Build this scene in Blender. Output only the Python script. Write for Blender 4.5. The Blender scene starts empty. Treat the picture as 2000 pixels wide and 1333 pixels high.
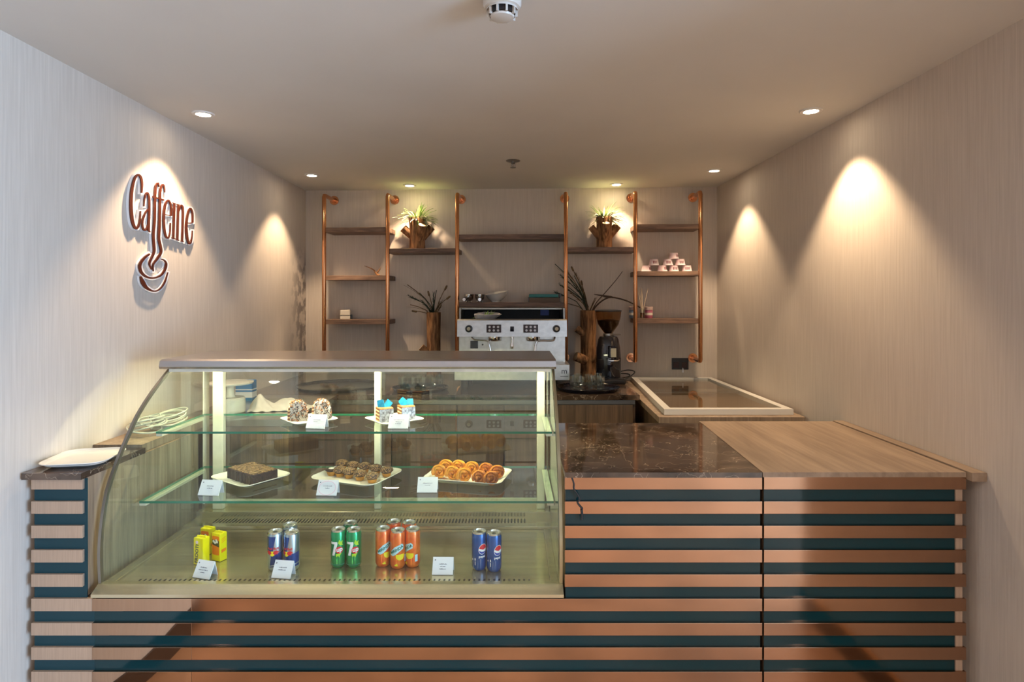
import bpy, bmesh, math, random
from mathutils import Vector, Matrix
random.seed(7)
sc = bpy.context.scene
COL = sc.collection
PI = math.pi
F = 1180.0; CX = 1001.0; CY = 586.0; H = 1.6

# ---------------------------------------------------------------- camera, world, light, exposure
cam = bpy.data.cameras.new('camera'); cam.sensor_width = 36; cam.lens = 36*F/2000
cam.shift_x = -1/2000; cam.shift_y = -(666.5-CY)/2000; cam.clip_start = .05
camo = bpy.data.objects.new('camera', cam); COL.objects.link(camo)
camo.location = (0, 0, H); camo.rotation_euler = (PI/2, 0, 0); sc.camera = camo
w = bpy.data.worlds.new('world'); sc.world = w; w.use_nodes = True
w.node_tree.nodes['Background'].inputs[0].default_value = (.62, .78, 1, 1)
w.node_tree.nodes['Background'].inputs[1].default_value = 1.2
sc.view_settings.view_transform = 'Standard'; sc.view_settings.look = 'None'
sc.view_settings.gamma = 1; sc.view_settings.use_curve_mapping = False
sc.view_settings.exposure = .97
sc.cycles.use_denoising = True
sc.cycles.max_bounces = 10; sc.cycles.diffuse_bounces = 5; sc.cycles.glossy_bounces = 5
sc.cycles.transparent_max_bounces = 24; sc.cycles.sample_clamp_indirect = 4
sc.cycles.caustics_reflective = False; sc.cycles.caustics_refractive = False

def area(name, loc, rot, sx, sy, energy, color, spread=180):
    l = bpy.data.lights.new(name, 'AREA'); l.shape = 'RECTANGLE'; l.size = sx; l.size_y = sy
    l.energy = energy; l.color = color; l.spread = math.radians(spread)
    o = bpy.data.objects.new(name, l); COL.objects.link(o); o.location = loc; o.rotation_euler = rot
    return o
# daylight through the lobby window behind the camera
area('window_daylight', (4.44, -1.25, 1.25), (PI/2, 0, PI/2), 3.4, 2.1, 320, (.42, .67, 1))
SPOT_E = 33; SPOT_C = (1, .73, .46)
LOBBY_FILL_E = 84

# ---------------------------------------------------------------- materials
MATS = {}
def newmat(name):
    m = bpy.data.materials.new(name); m.use_nodes = True
    nt = m.node_tree; b = nt.nodes['Principled BSDF']
    return m, nt, b
def rgba(c): return (c[0], c[1], c[2], 1)
def srgb(r, g, b):
    f = lambda v: (v/255/12.92) if v/255 <= .04045 else ((v/255+.055)/1.055)**2.4
    return (f(r), f(g), f(b))
def mat(name, color, rough=.5, metal=0, var=0.0, scale=20, stretch=(1,1,1), bump=0.0, color2=None, coat=0, trans=0, emis=None, es=0, spec=.5, detail=4, lo=.35, hi=.65, aniso=0):
    if name in MATS: return MATS[name]
    m, nt, b = newmat(name); MATS[name] = m
    b.inputs['Base Color'].default_value = rgba(color)
    b.inputs['Roughness'].default_value = rough; b.inputs['Metallic'].default_value = metal
    b.inputs['Coat Weight'].default_value = coat; b.inputs['Coat Roughness'].default_value = .05
    b.inputs['Specular IOR Level'].default_value = spec
    b.inputs['Transmission Weight'].default_value = trans
    if emis: b.inputs['Emission Color'].default_value = rgba(emis); b.inputs['Emission Strength'].default_value = es
    if var > 0 or bump > 0 or color2:
        tc = nt.nodes.new('ShaderNodeTexCoord'); mp = nt.nodes.new('ShaderNodeMapping'); mp.inputs['Scale'].default_value = stretch
        nz = nt.nodes.new('ShaderNodeTexNoise'); nz.inputs['Scale'].default_value = scale; nz.inputs['Detail'].default_value = detail
        nt.links.new(tc.outputs['Object'], mp.inputs[0]); nt.links.new(mp.outputs[0], nz.inputs['Vector'])
        rp = nt.nodes.new('ShaderNodeValToRGB')
        rp.color_ramp.elements[0].position = lo; rp.color_ramp.elements[1].position = hi
        c2 = color2 if color2 else tuple(min(1, v*(1+var)) for v in color)
        c1 = color if color2 else tuple(v*(1-var) for v in color)
        rp.color_ramp.elements[0].color = rgba(c1); rp.color_ramp.elements[1].color = rgba(c2)
        nt.links.new(nz.outputs['Fac'], rp.inputs[0]); nt.links.new(rp.outputs[0], b.inputs['Base Color'])
        if bump > 0:
            bp = nt.nodes.new('ShaderNodeBump'); bp.inputs['Strength'].default_value = 1; bp.inputs['Distance'].default_value = bump
            nt.links.new(nz.outputs['Fac'], bp.inputs['Height']); nt.links.new(bp.outputs[0], b.inputs['Normal'])
    return m
def stripes(name, c1, c2, axis, period, duty=.5, rough=.6, noise=.0):
    """bands of two colours along one object axis"""
    m, nt, b = newmat(name); MATS[name] = m; b.inputs['Roughness'].default_value = rough
    tc = nt.nodes.new('ShaderNodeTexCoord'); sp = nt.nodes.new('ShaderNodeSeparateXYZ'); nt.links.new(tc.outputs['Object'], sp.inputs[0])
    def mth(op, a, v):
        n = nt.nodes.new('ShaderNodeMath'); n.operation = op; nt.links.new(a, n.inputs[0])
        if isinstance(v, (int, float)): n.inputs[1].default_value = v
        else: nt.links.new(v, n.inputs[1])
        return n.outputs[0]
    nz = nt.nodes.new('ShaderNodeTexNoise'); nz.inputs['Scale'].default_value = 40; nt.links.new(tc.outputs['Object'], nz.inputs['Vector'])
    nn = mth('MULTIPLY', mth('SUBTRACT', nz.outputs['Fac'], .5), noise)
    v = mth('ADD', sp.outputs[axis], nn)
    v = mth('DIVIDE', v, period); v = mth('ADD', v, 100.0); v = mth('FRACT', v, 0); v = mth('GREATER_THAN', v, duty)
    mx = nt.nodes.new('ShaderNodeMix'); mx.data_type = 'RGBA'; mx.inputs['A'].default_value = rgba(c1); mx.inputs['B'].default_value = rgba(c2)
    nt.links.new(v, mx.inputs['Factor']); nt.links.new(mx.outputs['Result'], b.inputs['Base Color'])
    return m
def wood(name, c1, c2, stretch, rough=.45, scale=6, coat=0, bump=.0004):
    m, nt, b = newmat(name); MATS[name] = m
    b.inputs['Roughness'].default_value = rough; b.inputs['Coat Weight'].default_value = coat
    tc = nt.nodes.new('ShaderNodeTexCoord'); mp = nt.nodes.new('ShaderNodeMapping'); mp.inputs['Scale'].default_value = stretch
    nz = nt.nodes.new('ShaderNodeTexNoise'); nz.inputs['Scale'].default_value = scale; nz.inputs['Detail'].default_value = 8; nz.inputs['Distortion'].default_value = .6
    nz2 = nt.nodes.new('ShaderNodeTexNoise'); nz2.inputs['Scale'].default_value = scale*5; nz2.inputs['Detail'].default_value = 5
    nt.links.new(tc.outputs['Object'], mp.inputs[0])
    for n in (nz, nz2): nt.links.new(mp.outputs[0], n.inputs['Vector'])
    mx = nt.nodes.new('ShaderNodeMath'); mx.operation = 'MULTIPLY_ADD'; nt.links.new(nz2.outputs['Fac'], mx.inputs[0]); mx.inputs[1].default_value = .45; 
    md = nt.nodes.new('ShaderNodeMath'); md.operation = 'MULTIPLY'; nt.links.new(nz.outputs['Fac'], md.inputs[0]); md.inputs[1].default_value = .6
    nt.links.new(md.outputs[0], mx.inputs[2])
    rp = nt.nodes.new('ShaderNodeValToRGB'); rp.color_ramp.elements[0].position = .38; rp.color_ramp.elements[1].position = .66
    rp.color_ramp.elements[0].color = rgba(c1); rp.color_ramp.elements[1].color = rgba(c2)
    nt.links.new(mx.outputs[0], rp.inputs[0]); nt.links.new(rp.outputs[0], b.inputs['Base Color'])
    bp = nt.nodes.new('ShaderNodeBump'); bp.inputs['Distance'].default_value = bump; nt.links.new(mx.outputs[0], bp.inputs['Height']); nt.links.new(bp.outputs[0], b.inputs['Normal'])
    return m
def glassmat(name, tint=(.93, .97, .95), ior=1.5, rough=0.0, gl=(1, 1, 1)):
    m = bpy.data.materials.new(name); m.use_nodes = True; nt = m.node_tree; MATS[name] = m
    nt.nodes.remove(nt.nodes['Principled BSDF']); out = nt.nodes['Material Output']
    t = nt.nodes.new('ShaderNodeBsdfTransparent'); t.inputs[0].default_value = rgba(tint)
    g = nt.nodes.new('ShaderNodeBsdfGlossy'); g.inputs['Roughness'].default_value = rough; g.inputs[0].default_value = rgba(gl)
    fr = nt.nodes.new('ShaderNodeFresnel'); fr.inputs[0].default_value = ior
    ge = nt.nodes.new('ShaderNodeNewGeometry'); sb = nt.nodes.new('ShaderNodeMath'); sb.operation = 'SUBTRACT'; sb.inputs[0].default_value = 1; nt.links.new(ge.outputs['Backfacing'], sb.inputs[1])
    ml = nt.nodes.new('ShaderNodeMath'); ml.operation = 'MULTIPLY'; nt.links.new(sb.outputs[0], ml.inputs[0]); nt.links.new(fr.outputs[0], ml.inputs[1])
    mx = nt.nodes.new('ShaderNodeMixShader'); nt.links.new(ml.outputs[0], mx.inputs[0]); nt.links.new(t.outputs[0], mx.inputs[1]); nt.links.new(g.outputs[0], mx.inputs[2])
    nt.links.new(mx.outputs[0], out.inputs[0]); return m

def wallpaper(key='wallpaper', damp=False):
    m, nt, b = newmat(key); MATS[key] = m
    b.inputs['Roughness'].default_value = .6; b.inputs['Specular IOR Level'].default_value = .3
    tc = nt.nodes.new('ShaderNodeTexCoord'); mp = nt.nodes.new('ShaderNodeMapping'); mp.inputs['Scale'].default_value = (1, 1, .012)
    nz = nt.nodes.new('ShaderNodeTexNoise'); nz.inputs['Scale'].default_value = 260; nz.inputs['Detail'].default_value = 3
    mp2 = nt.nodes.new('ShaderNodeMapping'); mp2.inputs['Scale'].default_value = (1, 1, .05)
    nz2 = nt.nodes.new('ShaderNodeTexNoise'); nz2.inputs['Scale'].default_value = 110; nz2.inputs['Detail'].default_value = 2
    nt.links.new(tc.outputs['Object'], mp.inputs[0]); nt.links.new(mp.outputs[0], nz.inputs['Vector'])
    nt.links.new(tc.outputs['Object'], mp2.inputs[0]); nt.links.new(mp2.outputs[0], nz2.inputs['Vector'])
    ad = nt.nodes.new('ShaderNodeMath'); ad.operation = 'ADD'; nt.links.new(nz.outputs['Fac'], ad.inputs[0]); nt.links.new(nz2.outputs['Fac'], ad.inputs[1])
    rp = nt.nodes.new('ShaderNodeValToRGB'); rp.color_ramp.elements[0].position = .35/1; rp.color_ramp.elements[1].position = .68
    md = nt.nodes.new('ShaderNodeMath'); md.operation = 'MULTIPLY'; md.inputs[1].default_value = .5; nt.links.new(ad.outputs[0], md.inputs[0])
    rp.color_ramp.elements[0].color = rgba((.58, .505, .435)); rp.color_ramp.elements[1].color = rgba((.67, .59, .515))
    nt.links.new(md.outputs[0], rp.inputs[0]); nt.links.new(rp.outputs[0], b.inputs['Base Color'])
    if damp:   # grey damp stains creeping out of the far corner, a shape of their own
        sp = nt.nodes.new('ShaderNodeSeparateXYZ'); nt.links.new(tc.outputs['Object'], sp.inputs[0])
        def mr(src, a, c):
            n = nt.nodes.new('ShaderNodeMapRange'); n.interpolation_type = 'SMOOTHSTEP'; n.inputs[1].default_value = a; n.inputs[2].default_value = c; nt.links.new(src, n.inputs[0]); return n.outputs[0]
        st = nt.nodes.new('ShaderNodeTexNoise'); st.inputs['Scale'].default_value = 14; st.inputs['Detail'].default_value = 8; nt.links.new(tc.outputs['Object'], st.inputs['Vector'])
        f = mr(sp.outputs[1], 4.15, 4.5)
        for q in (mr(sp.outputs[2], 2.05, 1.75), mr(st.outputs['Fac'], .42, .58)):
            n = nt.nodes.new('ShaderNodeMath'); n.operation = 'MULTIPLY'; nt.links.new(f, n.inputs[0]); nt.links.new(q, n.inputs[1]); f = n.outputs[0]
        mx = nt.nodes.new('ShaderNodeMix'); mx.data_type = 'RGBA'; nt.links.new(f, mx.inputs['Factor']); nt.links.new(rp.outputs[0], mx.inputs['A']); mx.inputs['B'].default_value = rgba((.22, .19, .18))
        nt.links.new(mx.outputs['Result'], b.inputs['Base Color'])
    bp = nt.nodes.new('ShaderNodeBump'); bp.inputs['Distance'].default_value = .0006; nt.links.new(md.outputs[0], bp.inputs['Height']); nt.links.new(bp.outputs[0], b.inputs['Normal'])
    return m
def marble():
    m, nt, b = newmat('brown_marble'); MATS['marble'] = m
    b.inputs['Roughness'].default_value = .07; b.inputs['Specular IOR Level'].default_value = .8
    tc = nt.nodes.new('ShaderNodeTexCoord')
    nz = nt.nodes.new('ShaderNodeTexNoise'); nz.inputs['Scale'].default_value = 5; nz.inputs['Detail'].default_value = 10; nz.inputs['Distortion'].default_value = 1.6
    nt.links.new(tc.outputs['Object'], nz.inputs['Vector'])
    rp = nt.nodes.new('ShaderNodeValToRGB'); e = rp.color_ramp.elements
    e[0].position = .3; e[0].color = rgba((.014, .009, .007)); e[1].position = .72; e[1].color = rgba((.13, .082, .055))
    nt.links.new(nz.outputs['Fac'], rp.inputs[0])
    wv = nt.nodes.new('ShaderNodeTexVoronoi'); wv.feature = 'DISTANCE_TO_EDGE'; wv.inputs['Scale'].default_value = 9
    mp = nt.nodes.new('ShaderNodeMapping'); nt.links.new(tc.outputs['Object'], mp.inputs[0])
    nv = nt.nodes.new('ShaderNodeTexNoise'); nv.inputs['Scale'].default_value = 7; nv.inputs['Detail'].default_value = 4; nt.links.new(tc.outputs['Object'], nv.inputs['Vector'])
    mx0 = nt.nodes.new('ShaderNodeMix'); mx0.data_type = 'VECTOR'; mx0.inputs['Factor'].default_value = .35
    nt.links.new(mp.outputs[0], mx0.inputs[4]); nt.links.new(nv.outputs['Color'], mx0.inputs[5]); nt.links.new(mx0.outputs[1], wv.inputs['Vector'])
    r2 = nt.nodes.new('ShaderNodeValToRGB'); r2.color_ramp.elements[0].position = 0; r2.color_ramp.elements[0].color = (1, 1, 1, 1); r2.color_ramp.elements[1].position = .012; r2.color_ramp.elements[1].color = (0, 0, 0, 1)
    nt.links.new(wv.outputs['Distance'], r2.inputs[0])
    ml = nt.nodes.new('ShaderNodeMath'); ml.operation = 'MULTIPLY'; nt.links.new(r2.outputs[0], ml.inputs[0]); nt.links.new(nz.outputs['Fac'], ml.inputs[1])
    mx = nt.nodes.new('ShaderNodeMix'); mx.data_type = 'RGBA'; nt.links.new(ml.outputs[0], mx.inputs['Factor']); nt.links.new(rp.outputs[0], mx.inputs['A']); mx.inputs['B'].default_value = rgba((.6, .48, .36))
    nt.links.new(mx.outputs['Result'], b.inputs['Base Color']); return m

wallpaper(); wallpaper('damp_wallpaper', True); marble()
M = MATS
mat('ceiling_paint', (.70, .685, .655), .85, var=.02, scale=2)
mat('floor_tile', (.36, .25, .17), .35, var=.25, scale=3)
mat('dark_baseboard', (.045, .025, .015), .3)
mat('gold_trim', (.9, .6, .25), .25, 1)
mat('copper', (.41, .24, .155), .11, 1, var=.08, scale=8, stretch=(.3, 1, 1))
mat('copper_film', (.47, .34, .25), .42, .35, var=.06, scale=60, stretch=(5, 1, .15))
mat('copper_edge', (.75, .5, .42), .3, .8)
mat('teal_glass', (.003, .030, .038), .06, 0, spec=.35)
mat('teal_film', (.003, .036, .05), .4, 0, spec=.4)
mat('pipe_copper', (.70, .34, .17), .22, 1)
mat('steel', (.56, .56, .55), .3, 1, var=.08, scale=30, stretch=(1, 10, 1))
mat('steel_top', (.54, .51, .50), .27, 1, var=.06, scale=8, stretch=(.2, 6, 1))
mat('steel_floor', (.56, .50, .34), .2, .8, var=.08, scale=6, stretch=(.3, 6, 1))
mat('steel_dark', (.30, .28, .25), .35, 1)
mat('chrome', (.75, .75, .75), .08, 1)
mat('aluminium_post', (.78, .76, .64), .35, .4, var=.08, scale=15)
wood('laminate_top', srgb(132, 111, 92), srgb(164, 141, 119), (1.6, .12, 1), .4, 9)
wood('laminate_side', srgb(120, 100, 82), srgb(162, 140, 118), (2.2, 2.2, .12), .5, 9)
wood('shelf_wood', srgb(82, 61, 49), srgb(142, 112, 92), (.25, 3, 3), .5, 10)
wood('panel_wood', srgb(70, 54, 40), srgb(112, 88, 66), (2.5, 2.5, .1), .5, 9)
mat('bark', srgb(96, 62, 36), .85, var=0, scale=60, stretch=(1, 1, .18), bump=.004, color2=srgb(170, 124, 82))
mat('cut_wood', srgb(222, 190, 150), .8, var=.1, scale=60)
mat('dark_soil', (.02, .014, .01), .9)
mat('white_ceramic', (.76, .74, .69), .18, coat=.4)
mat('white_plastic', (.66, .64, .60), .35)
mat('white_paint', (.78, .76, .73), .4)
mat('card_white', (.80, .82, .88), .5)
mat('ink', (.08, .09, .16), .6)
mat('ink_pink', (.75, .3, .5), .6)
mat('black_plastic', (.012, .012, .014), .28)
mat('black_gloss', (.006, .006, .012), .06, spec=.8)
mat('black_rubber', (.015, .015, .015), .6)
mat('sign_brown', srgb(82, 34, 20), .4, var=0)
mat('sign_white', (.80, .79, .80), .4)
mat('green_leaf', (.16, .28, .06), .5, var=.4, scale=40)
mat('pale_leaf', (.58, .60, .44), .5, var=.3, scale=40)
mat('dry_grass', (.16, .10, .045), .8, var=.4, scale=40)
mat('dark_grass', (.03, .045, .025), .7, var=.4, scale=40)
mat('brown_stem', (.06, .035, .02), .8)
mat('glass_edge', (.0, .16, .085), .1, coat=.5)
mat('lamp_lens', (1, .9, .7), .5, emis=(1, .84, .6), es=30)
mat('led', (1, .95, .8), .5, emis=(1, .90, .58), es=70)
glassmat('case_glass', (.955, .985, .965), 1.5)
glassmat('shelf_glass', (.93, .975, .94), 1.6)
glassmat('door_glass', (.955, .975, .95), 2.0)
glassmat('clear_glass', (.93, .95, .93), 1.45)
glassmat('tumbler_glass', (.90, .92, .90), 2.4, .08)
glassmat('lid_glass', (.88, .87, .82), 1.8)
mat('choc', (.035, .015, .009), .55, var=.5, scale=160, bump=.002)
mat('choc_top', srgb(70, 48, 30), .6, color2=srgb(150, 118, 80), scale=130, bump=.002)
mat('muffin', srgb(196, 140, 60), .6, var=.2, scale=60)
mat('sprinkle_top', srgb(48, 28, 18), .5, color2=srgb(200, 155, 105), scale=330, bump=.002, lo=.48, hi=.62)
mat('pastry', srgb(198, 112, 20), .38, color2=srgb(240, 175, 60), scale=45, bump=.0015, coat=.3)
mat('pastry_dark', srgb(150, 72, 20), .38, color2=srgb(225, 140, 45), scale=60, bump=.0015, coat=.3)
mat('cream', (.55, .51, .47), .5, bump=.003, scale=90)
mat('choc_flake', (.05, .03, .025), .4)
mat('marbled_glaze', (.03, .03, .06), .15, color2=(.32, .36, .48), scale=110, detail=6, coat=.6)
mat('orange_top', srgb(120, 66, 30), .5, color2=srgb(190, 120, 60), scale=80)
mat('blue_choc', (.008, .20, .40), .3, var=.25, scale=60, coat=.3)
stripes('cake_layers', srgb(238, 205, 150), srgb(112, 60, 26), 'Z', .0135, .42, noise=.003)
mat('can_green', (.0, .30, .10), .25, .55, coat=.5)
mat('can_orange', (.75, .10, .015), .3, .4, color2=(.85, .22, .03), scale=45, coat=.5)
mat('can_blue', (.005, .06, .30), .25, .5, coat=.5)
mat('can_silver', (.42, .50, .58), .28, .9, coat=.3)
mat('can_navy', (.002, .075, .32), .25, .4, coat=.5)
mat('can_white', (.85, .85, .85), .4)
mat('print_red', (.65, .015, .03), .4)
mat('print_yellow', (.9, .72, .02), .4)
mat('print_lime', (.45, .7, .03), .4)
mat('print_orange', (.85, .22, .01), .4)
mat('print_green', (.0, .14, .10), .4)
mat('print_cyan', (.45, .72, .78), .4)
mat('print_blue', (.01, .05, .35), .4)
mat('carton_yellow', (.86, .74, .0), .4)
mat('carton_dark', (.05, .06, .03), .5)
mat('cup_pink', (.82, .55, .56), .5, color2=(.85, .80, .84), scale=12)
mat('cloth_white', (.62, .59, .57), .8, var=.05, scale=30)
mat('cable_white', (.52, .52, .44), .5)
mat('teal_cover', (.02, .19, .19), .5)
mat('brown_cover', (.12, .075, .045), .6)
mat('coffee_beans', (.02, .010, .006), .4, bump=.004, scale=140)
glassmat('smoked_hopper', (.62, .42, .24), 1.5)
mat('hopper_empty', (.35, .24, .15), .25, coat=.5)
mat('dial_face', (.55, .52, .38), .4)
mat('keypad', (.03, .01, .012), .2)
mat('button_silver', (.5, .45, .45), .3, .6)
mat('jar_blue', (.20, .26, .34), .35)
mat('jar_pink', (.42, .12, .19), .35)
mat('jar_lid', (.45, .33, .30), .4)
mat('liner_reflection', srgb(120, 96, 72), .5)  # brown of the wood mirrored in the glass lids, put into the colour
mat('maroon', (.20, .01, .03), .5)
mat('brass_trim', (.45, .40, .26), .35, .8)
mat('reed', (.66, .52, .38), .7)
mat('cardboard', srgb(170, 130, 80), .8)
mat('milk_blue', (.01, .16, .42), .4)
mat('cream_box', (.66, .60, .50), .5)
mat('rubber_grey', (.12, .12, .13), .5)
mat('reflect_dark', (.02, .02, .02), .12)

# ---------------------------------------------------------------- helpers
class MB:
    """collects shapes into one mesh; mi = material slot"""
    def __init__(s): s.bm = bmesh.new()
    def _fin(s, vs, mtx, mi, smooth=False):
        if mtx is not None:
            for v in vs: v.co = mtx @ v.co
        fs = set(f for v in vs for f in v.link_faces)
        for f in fs: f.material_index = mi; f.smooth = smooth
        return vs
    def box(s, x0, x1, y0, y1, z0, z1, mi=0, mtx=None, bev=0):
        r = bmesh.ops.create_cube(s.bm, size=1)['verts']
        for v in r: v.co = Vector(((x0+x1)/2+v.co.x*(x1-x0), (y0+y1)/2+v.co.y*(y1-y0), (z0+z1)/2+v.co.z*(z1-z0)))
        if bev > 0:
            es = list(set(e for v in r for e in v.link_edges))
            q = bmesh.ops.bevel(s.bm, geom=es, offset=bev, segments=2, profile=.6, affect='EDGES')
            r = list(set(v for f in q['faces'] for v in f.verts) | set(v for v in r if v.is_valid))
        return s._fin(r, mtx, mi)
    def lathe(s, prof, n=24, mi=0, mtx=None, smooth=True, cap=True, fn=None):
        rings = []
        for (r, z) in prof:
            ring = []
            for k in range(n):
                a = 2*PI*k/n; rr = r if fn is None else r*fn(a, z)
                ring.append(s.bm.verts.new((rr*math.cos(a), rr*math.sin(a), z)))
            rings.append(ring)
        vs = [v for q in rings for v in q]
        for a, b in zip(rings, rings[1:]):
            for k in range(n): s.bm.faces.new((a[k], a[(k+1) % n], b[(k+1) % n], b[k]))
        if cap:
            for q, p in ((rings[0], prof[0]), (rings[-1], prof[-1])):
                if p[0] > 1e-5: s.bm.faces.new(q if q is rings[-1] else q[::-1])
        s._fin(vs, mtx, mi, smooth); return vs
    def cyl(s, p0, p1, r, r1=None, n=16, mi=0, smooth=True):
        p0 = Vector(p0); p1 = Vector(p1); d = p1-p0; L = d.length
        q = Vector((0, 0, 1)).rotation_difference(d).to_matrix().to_4x4()
        return s.lathe([(r, 0), (r if r1 is None else r1, L)], n, mi, Matrix.Translation(p0) @ q, smooth)
    def tube(s, pts, r, n=8, mi=0, mtx=None, caps=True, closed=False):
        pts = [Vector(p) for p in pts]; rr = r if hasattr(r, '__len__') else [r]*len(pts)
        rings = []; up = None
        for i, p in enumerate(pts):
            t = (pts[min(i+1, len(pts)-1)]-pts[max(i-1, 0)])
            if t.length < 1e-9: t = Vector((0, 0, 1))
            t.normalize()
            if up is None:
                up = Vector((0, 0, 1)) if abs(t.z) < .9 else Vector((1, 0, 0))
            u = up - t*up.dot(t)
            if u.length < 1e-6: u = t.orthogonal()
            u.normalize(); up = u; v = t.cross(u)
            rings.append([s.bm.verts.new(p+(u*math.cos(2*PI*k/n)+v*math.sin(2*PI*k/n))*rr[i]) for k in range(n)])
        for a, b in zip(rings, rings[1:]):
            for k in range(n): s.bm.faces.new((a[k], a[(k+1) % n], b[(k+1) % n], b[k]))
        if caps: s.bm.faces.new(rings[0][::-1]); s.bm.faces.new(rings[-1])
        vs = [v for q in rings for v in q]; s._fin(vs, mtx, mi, True); return vs
    def prism(s, poly, a0, a1, axis='X', mi=0, mtx=None, smooth=False):
        """poly in the plane across axis, extruded a0..a1"""
        def P(u, v, a): return {'X': (a, u, v), 'Y': (u, a, v), 'Z': (u, v, a)}[axis]
        A = [s.bm.verts.new(P(u, v, a0)) for u, v in poly]; B = [s.bm.verts.new(P(u, v, a1)) for u, v in poly]
        n = len(poly)
        s.bm.faces.new(A); s.bm.faces.new(B[::-1])
        for k in range(n): s.bm.faces.new((A[k], B[k], B[(k+1) % n], A[(k+1) % n]))
        return s._fin(A+B, mtx, mi, smooth)
    def quad(s, pts, mi=0):
        vs = [s.bm.verts.new(p) for p in pts]; f = s.bm.faces.new(vs); f.material_index = mi; return vs
    def sphere(s, c, r, mi=0, sx=1, sy=1, sz=1, n=12, mtx=None):
        vs = bmesh.ops.create_uvsphere(s.bm, u_segments=n, v_segments=max(6, n//2+2), radius=r)['verts']
        for v in vs: v.co = Vector((c[0]+v.co.x*sx, c[1]+v.co.y*sy, c[2]+v.co.z*sz))
        return s._fin(vs, mtx, mi, True)
    def add_mesh(s, me, mtx, mi=0, fn=None):
        vm = {}
        for v in me.vertices:
            c = v.co.copy()
            if fn: c = Vector(fn(c))
            vm[v.index] = s.bm.verts.new(mtx @ c if mtx is not None else c)
        for p in me.polygons:
            try: f = s.bm.faces.new([vm[i] for i in p.vertices]); f.material_index = mi
            except ValueError: pass
    def build(s, name, mats, parent=None, loc=None, label=None, fixn=True):
        if fixn: bmesh.ops.recalc_face_normals(s.bm, faces=s.bm.faces)
        for e in s.bm.edges:
            if len(e.link_faces) != 2 or e.calc_face_angle(0) > .62: e.smooth = False
        me = bpy.data.meshes.new(name); s.bm.to_mesh(me); s.bm.free()
        for m in (mats if isinstance(mats, (list, tuple)) else [mats]): me.materials.append(M[m] if isinstance(m, str) else m)
        o = bpy.data.objects.new(name, me); COL.objects.link(o)
        if parent: o.parent = parent
        if loc: o.location = loc
        if label: o['label'] = label
        return o
def tag(o, label, cat, group=None, kind=None):
    o['label'] = label; o['category'] = cat
    if group: o['group'] = group
    if kind: o['kind'] = kind
    return o
def thing(name, label, cat, loc=(0, 0, 0), rz=0, group=None):
    o = bpy.data.objects.new(name, None); COL.objects.link(o); o.location = loc; o.rotation_euler = (0, 0, rz)
    o.empty_display_size = .05
    return tag(o, label, cat, group)
def struct(name, mb, m):
    o = mb.build(name, m); o['kind'] = 'structure'; return o
def dup(root, loc, rz=0, label=None, group=None):
    def cp(o, par):
        c = o.copy(); COL.objects.link(c); c.parent = par
        for ch in list(o.children): cp(ch, c)
        return c
    r = cp(root, None); r.location = loc; r.rotation_euler = (0, 0, rz)
    if label: r['label'] = label
    if group: r['group'] = group
    return r
def at(px, py, Y): return Vector(((px-CX)*Y/F, Y, H-(py-CY)*Y/F))
def onz(px, py, z):
    Y = F*(H-z)/(py-CY); return Vector(((px-CX)*Y/F, Y, z))
WS = .049; WY = 4.473; WR = -math.atan(WS)
def yw(x): return WY-WS*x
def atw(px, py, d):
    """point d in front of the back wall"""
    k = (px-CX)/F; X = k*(WY-d)/(1+WS*k); Y = WY-d-WS*X
    return Vector((X, Y, H-(py-CY)*Y/F))
def text_me(s, size, align='CENTER', shear=0, bold=0):
    cu = bpy.data.curves.new('lettering', 'FONT'); cu.body = s; cu.size = size; cu.align_x = align; cu.align_y = 'CENTER'; cu.shear = shear
    cu.resolution_u = 3; cu.offset = bold
    o = bpy.data.objects.new('lettering', cu); COL.objects.link(o)
    dg = bpy.context.evaluated_depsgraph_get(); dg.update()
    me = bpy.data.meshes.new_from_object(o.evaluated_get(dg))
    bpy.data.objects.remove(o); bpy.data.curves.remove(cu)
    return me
def catmull(pts, n=6):
    out = []
    P = [pts[0]]+list(pts)+[pts[-1]]
    for i in range(1, len(P)-2):
        for k in range(n):
            t = k/n
            out.append(tuple(.5*((2*b)+(-a+c)*t+(2*a-5*b+4*c-d)*t*t+(-a+3*b-3*c+d)*t**3) for a, b, c, d in zip(P[i-1], P[i], P[i+1], P[i+2])))
    out.append(tuple(pts[-1])); return out
def rsq(hx, hy, r, n=6):
    """rounded rectangle outline"""
    out = []
    for cx, cy, a0 in ((hx-r, hy-r, 0), (-hx+r, hy-r, PI/2), (-hx+r, -hy+r, PI), (hx-r, -hy+r, 1.5*PI)):
        for k in range(n+1):
            a = a0+PI/2*k/n; out.append((cx+r*math.cos(a), cy+r*math.sin(a)))
    return out

# ---------------------------------------------------------------- room shell
XL, XR, ZC = -1.557, 1.49, 2.422
def wedge_wall():
    b = MB(); b.prism([(XL-.12, yw(XL-.12)), (XR+.12, yw(XR+.12)), (XR+.12, yw(XR+.12)+.12), (XL-.12, yw(XL-.12)+.12)], 0, ZC, 'Z'); return b
struct('wall_back', wedge_wall(), 'wallpaper')
b = MB(); b.box(XL-.12, XL, .83, 4.56, 0, ZC); struct('wall_left', b, 'damp_wallpaper')
b = MB(); b.box(XR, XR+.12, .75, 4.42, 0, ZC); struct('wall_right', b, 'wallpaper')
b = MB(); b.box(-4.5, 4.5, -3.6, 4.75, ZC, ZC+.1); struct('ceiling', b, 'ceiling_paint')
b = MB(); b.box(-4.5, 4.5, -3.6, 4.75, -.1, 0); struct('floor', b, 'floor_tile')
b = MB(); b.box(-4.5, XL-.12, .83, .95, 0, ZC); struct('wall_front_left', b, 'wallpaper')
b = MB(); b.box(XR+.12, 4.5, .75, .87, 0, ZC); struct('wall_front_right', b, 'wallpaper')
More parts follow.
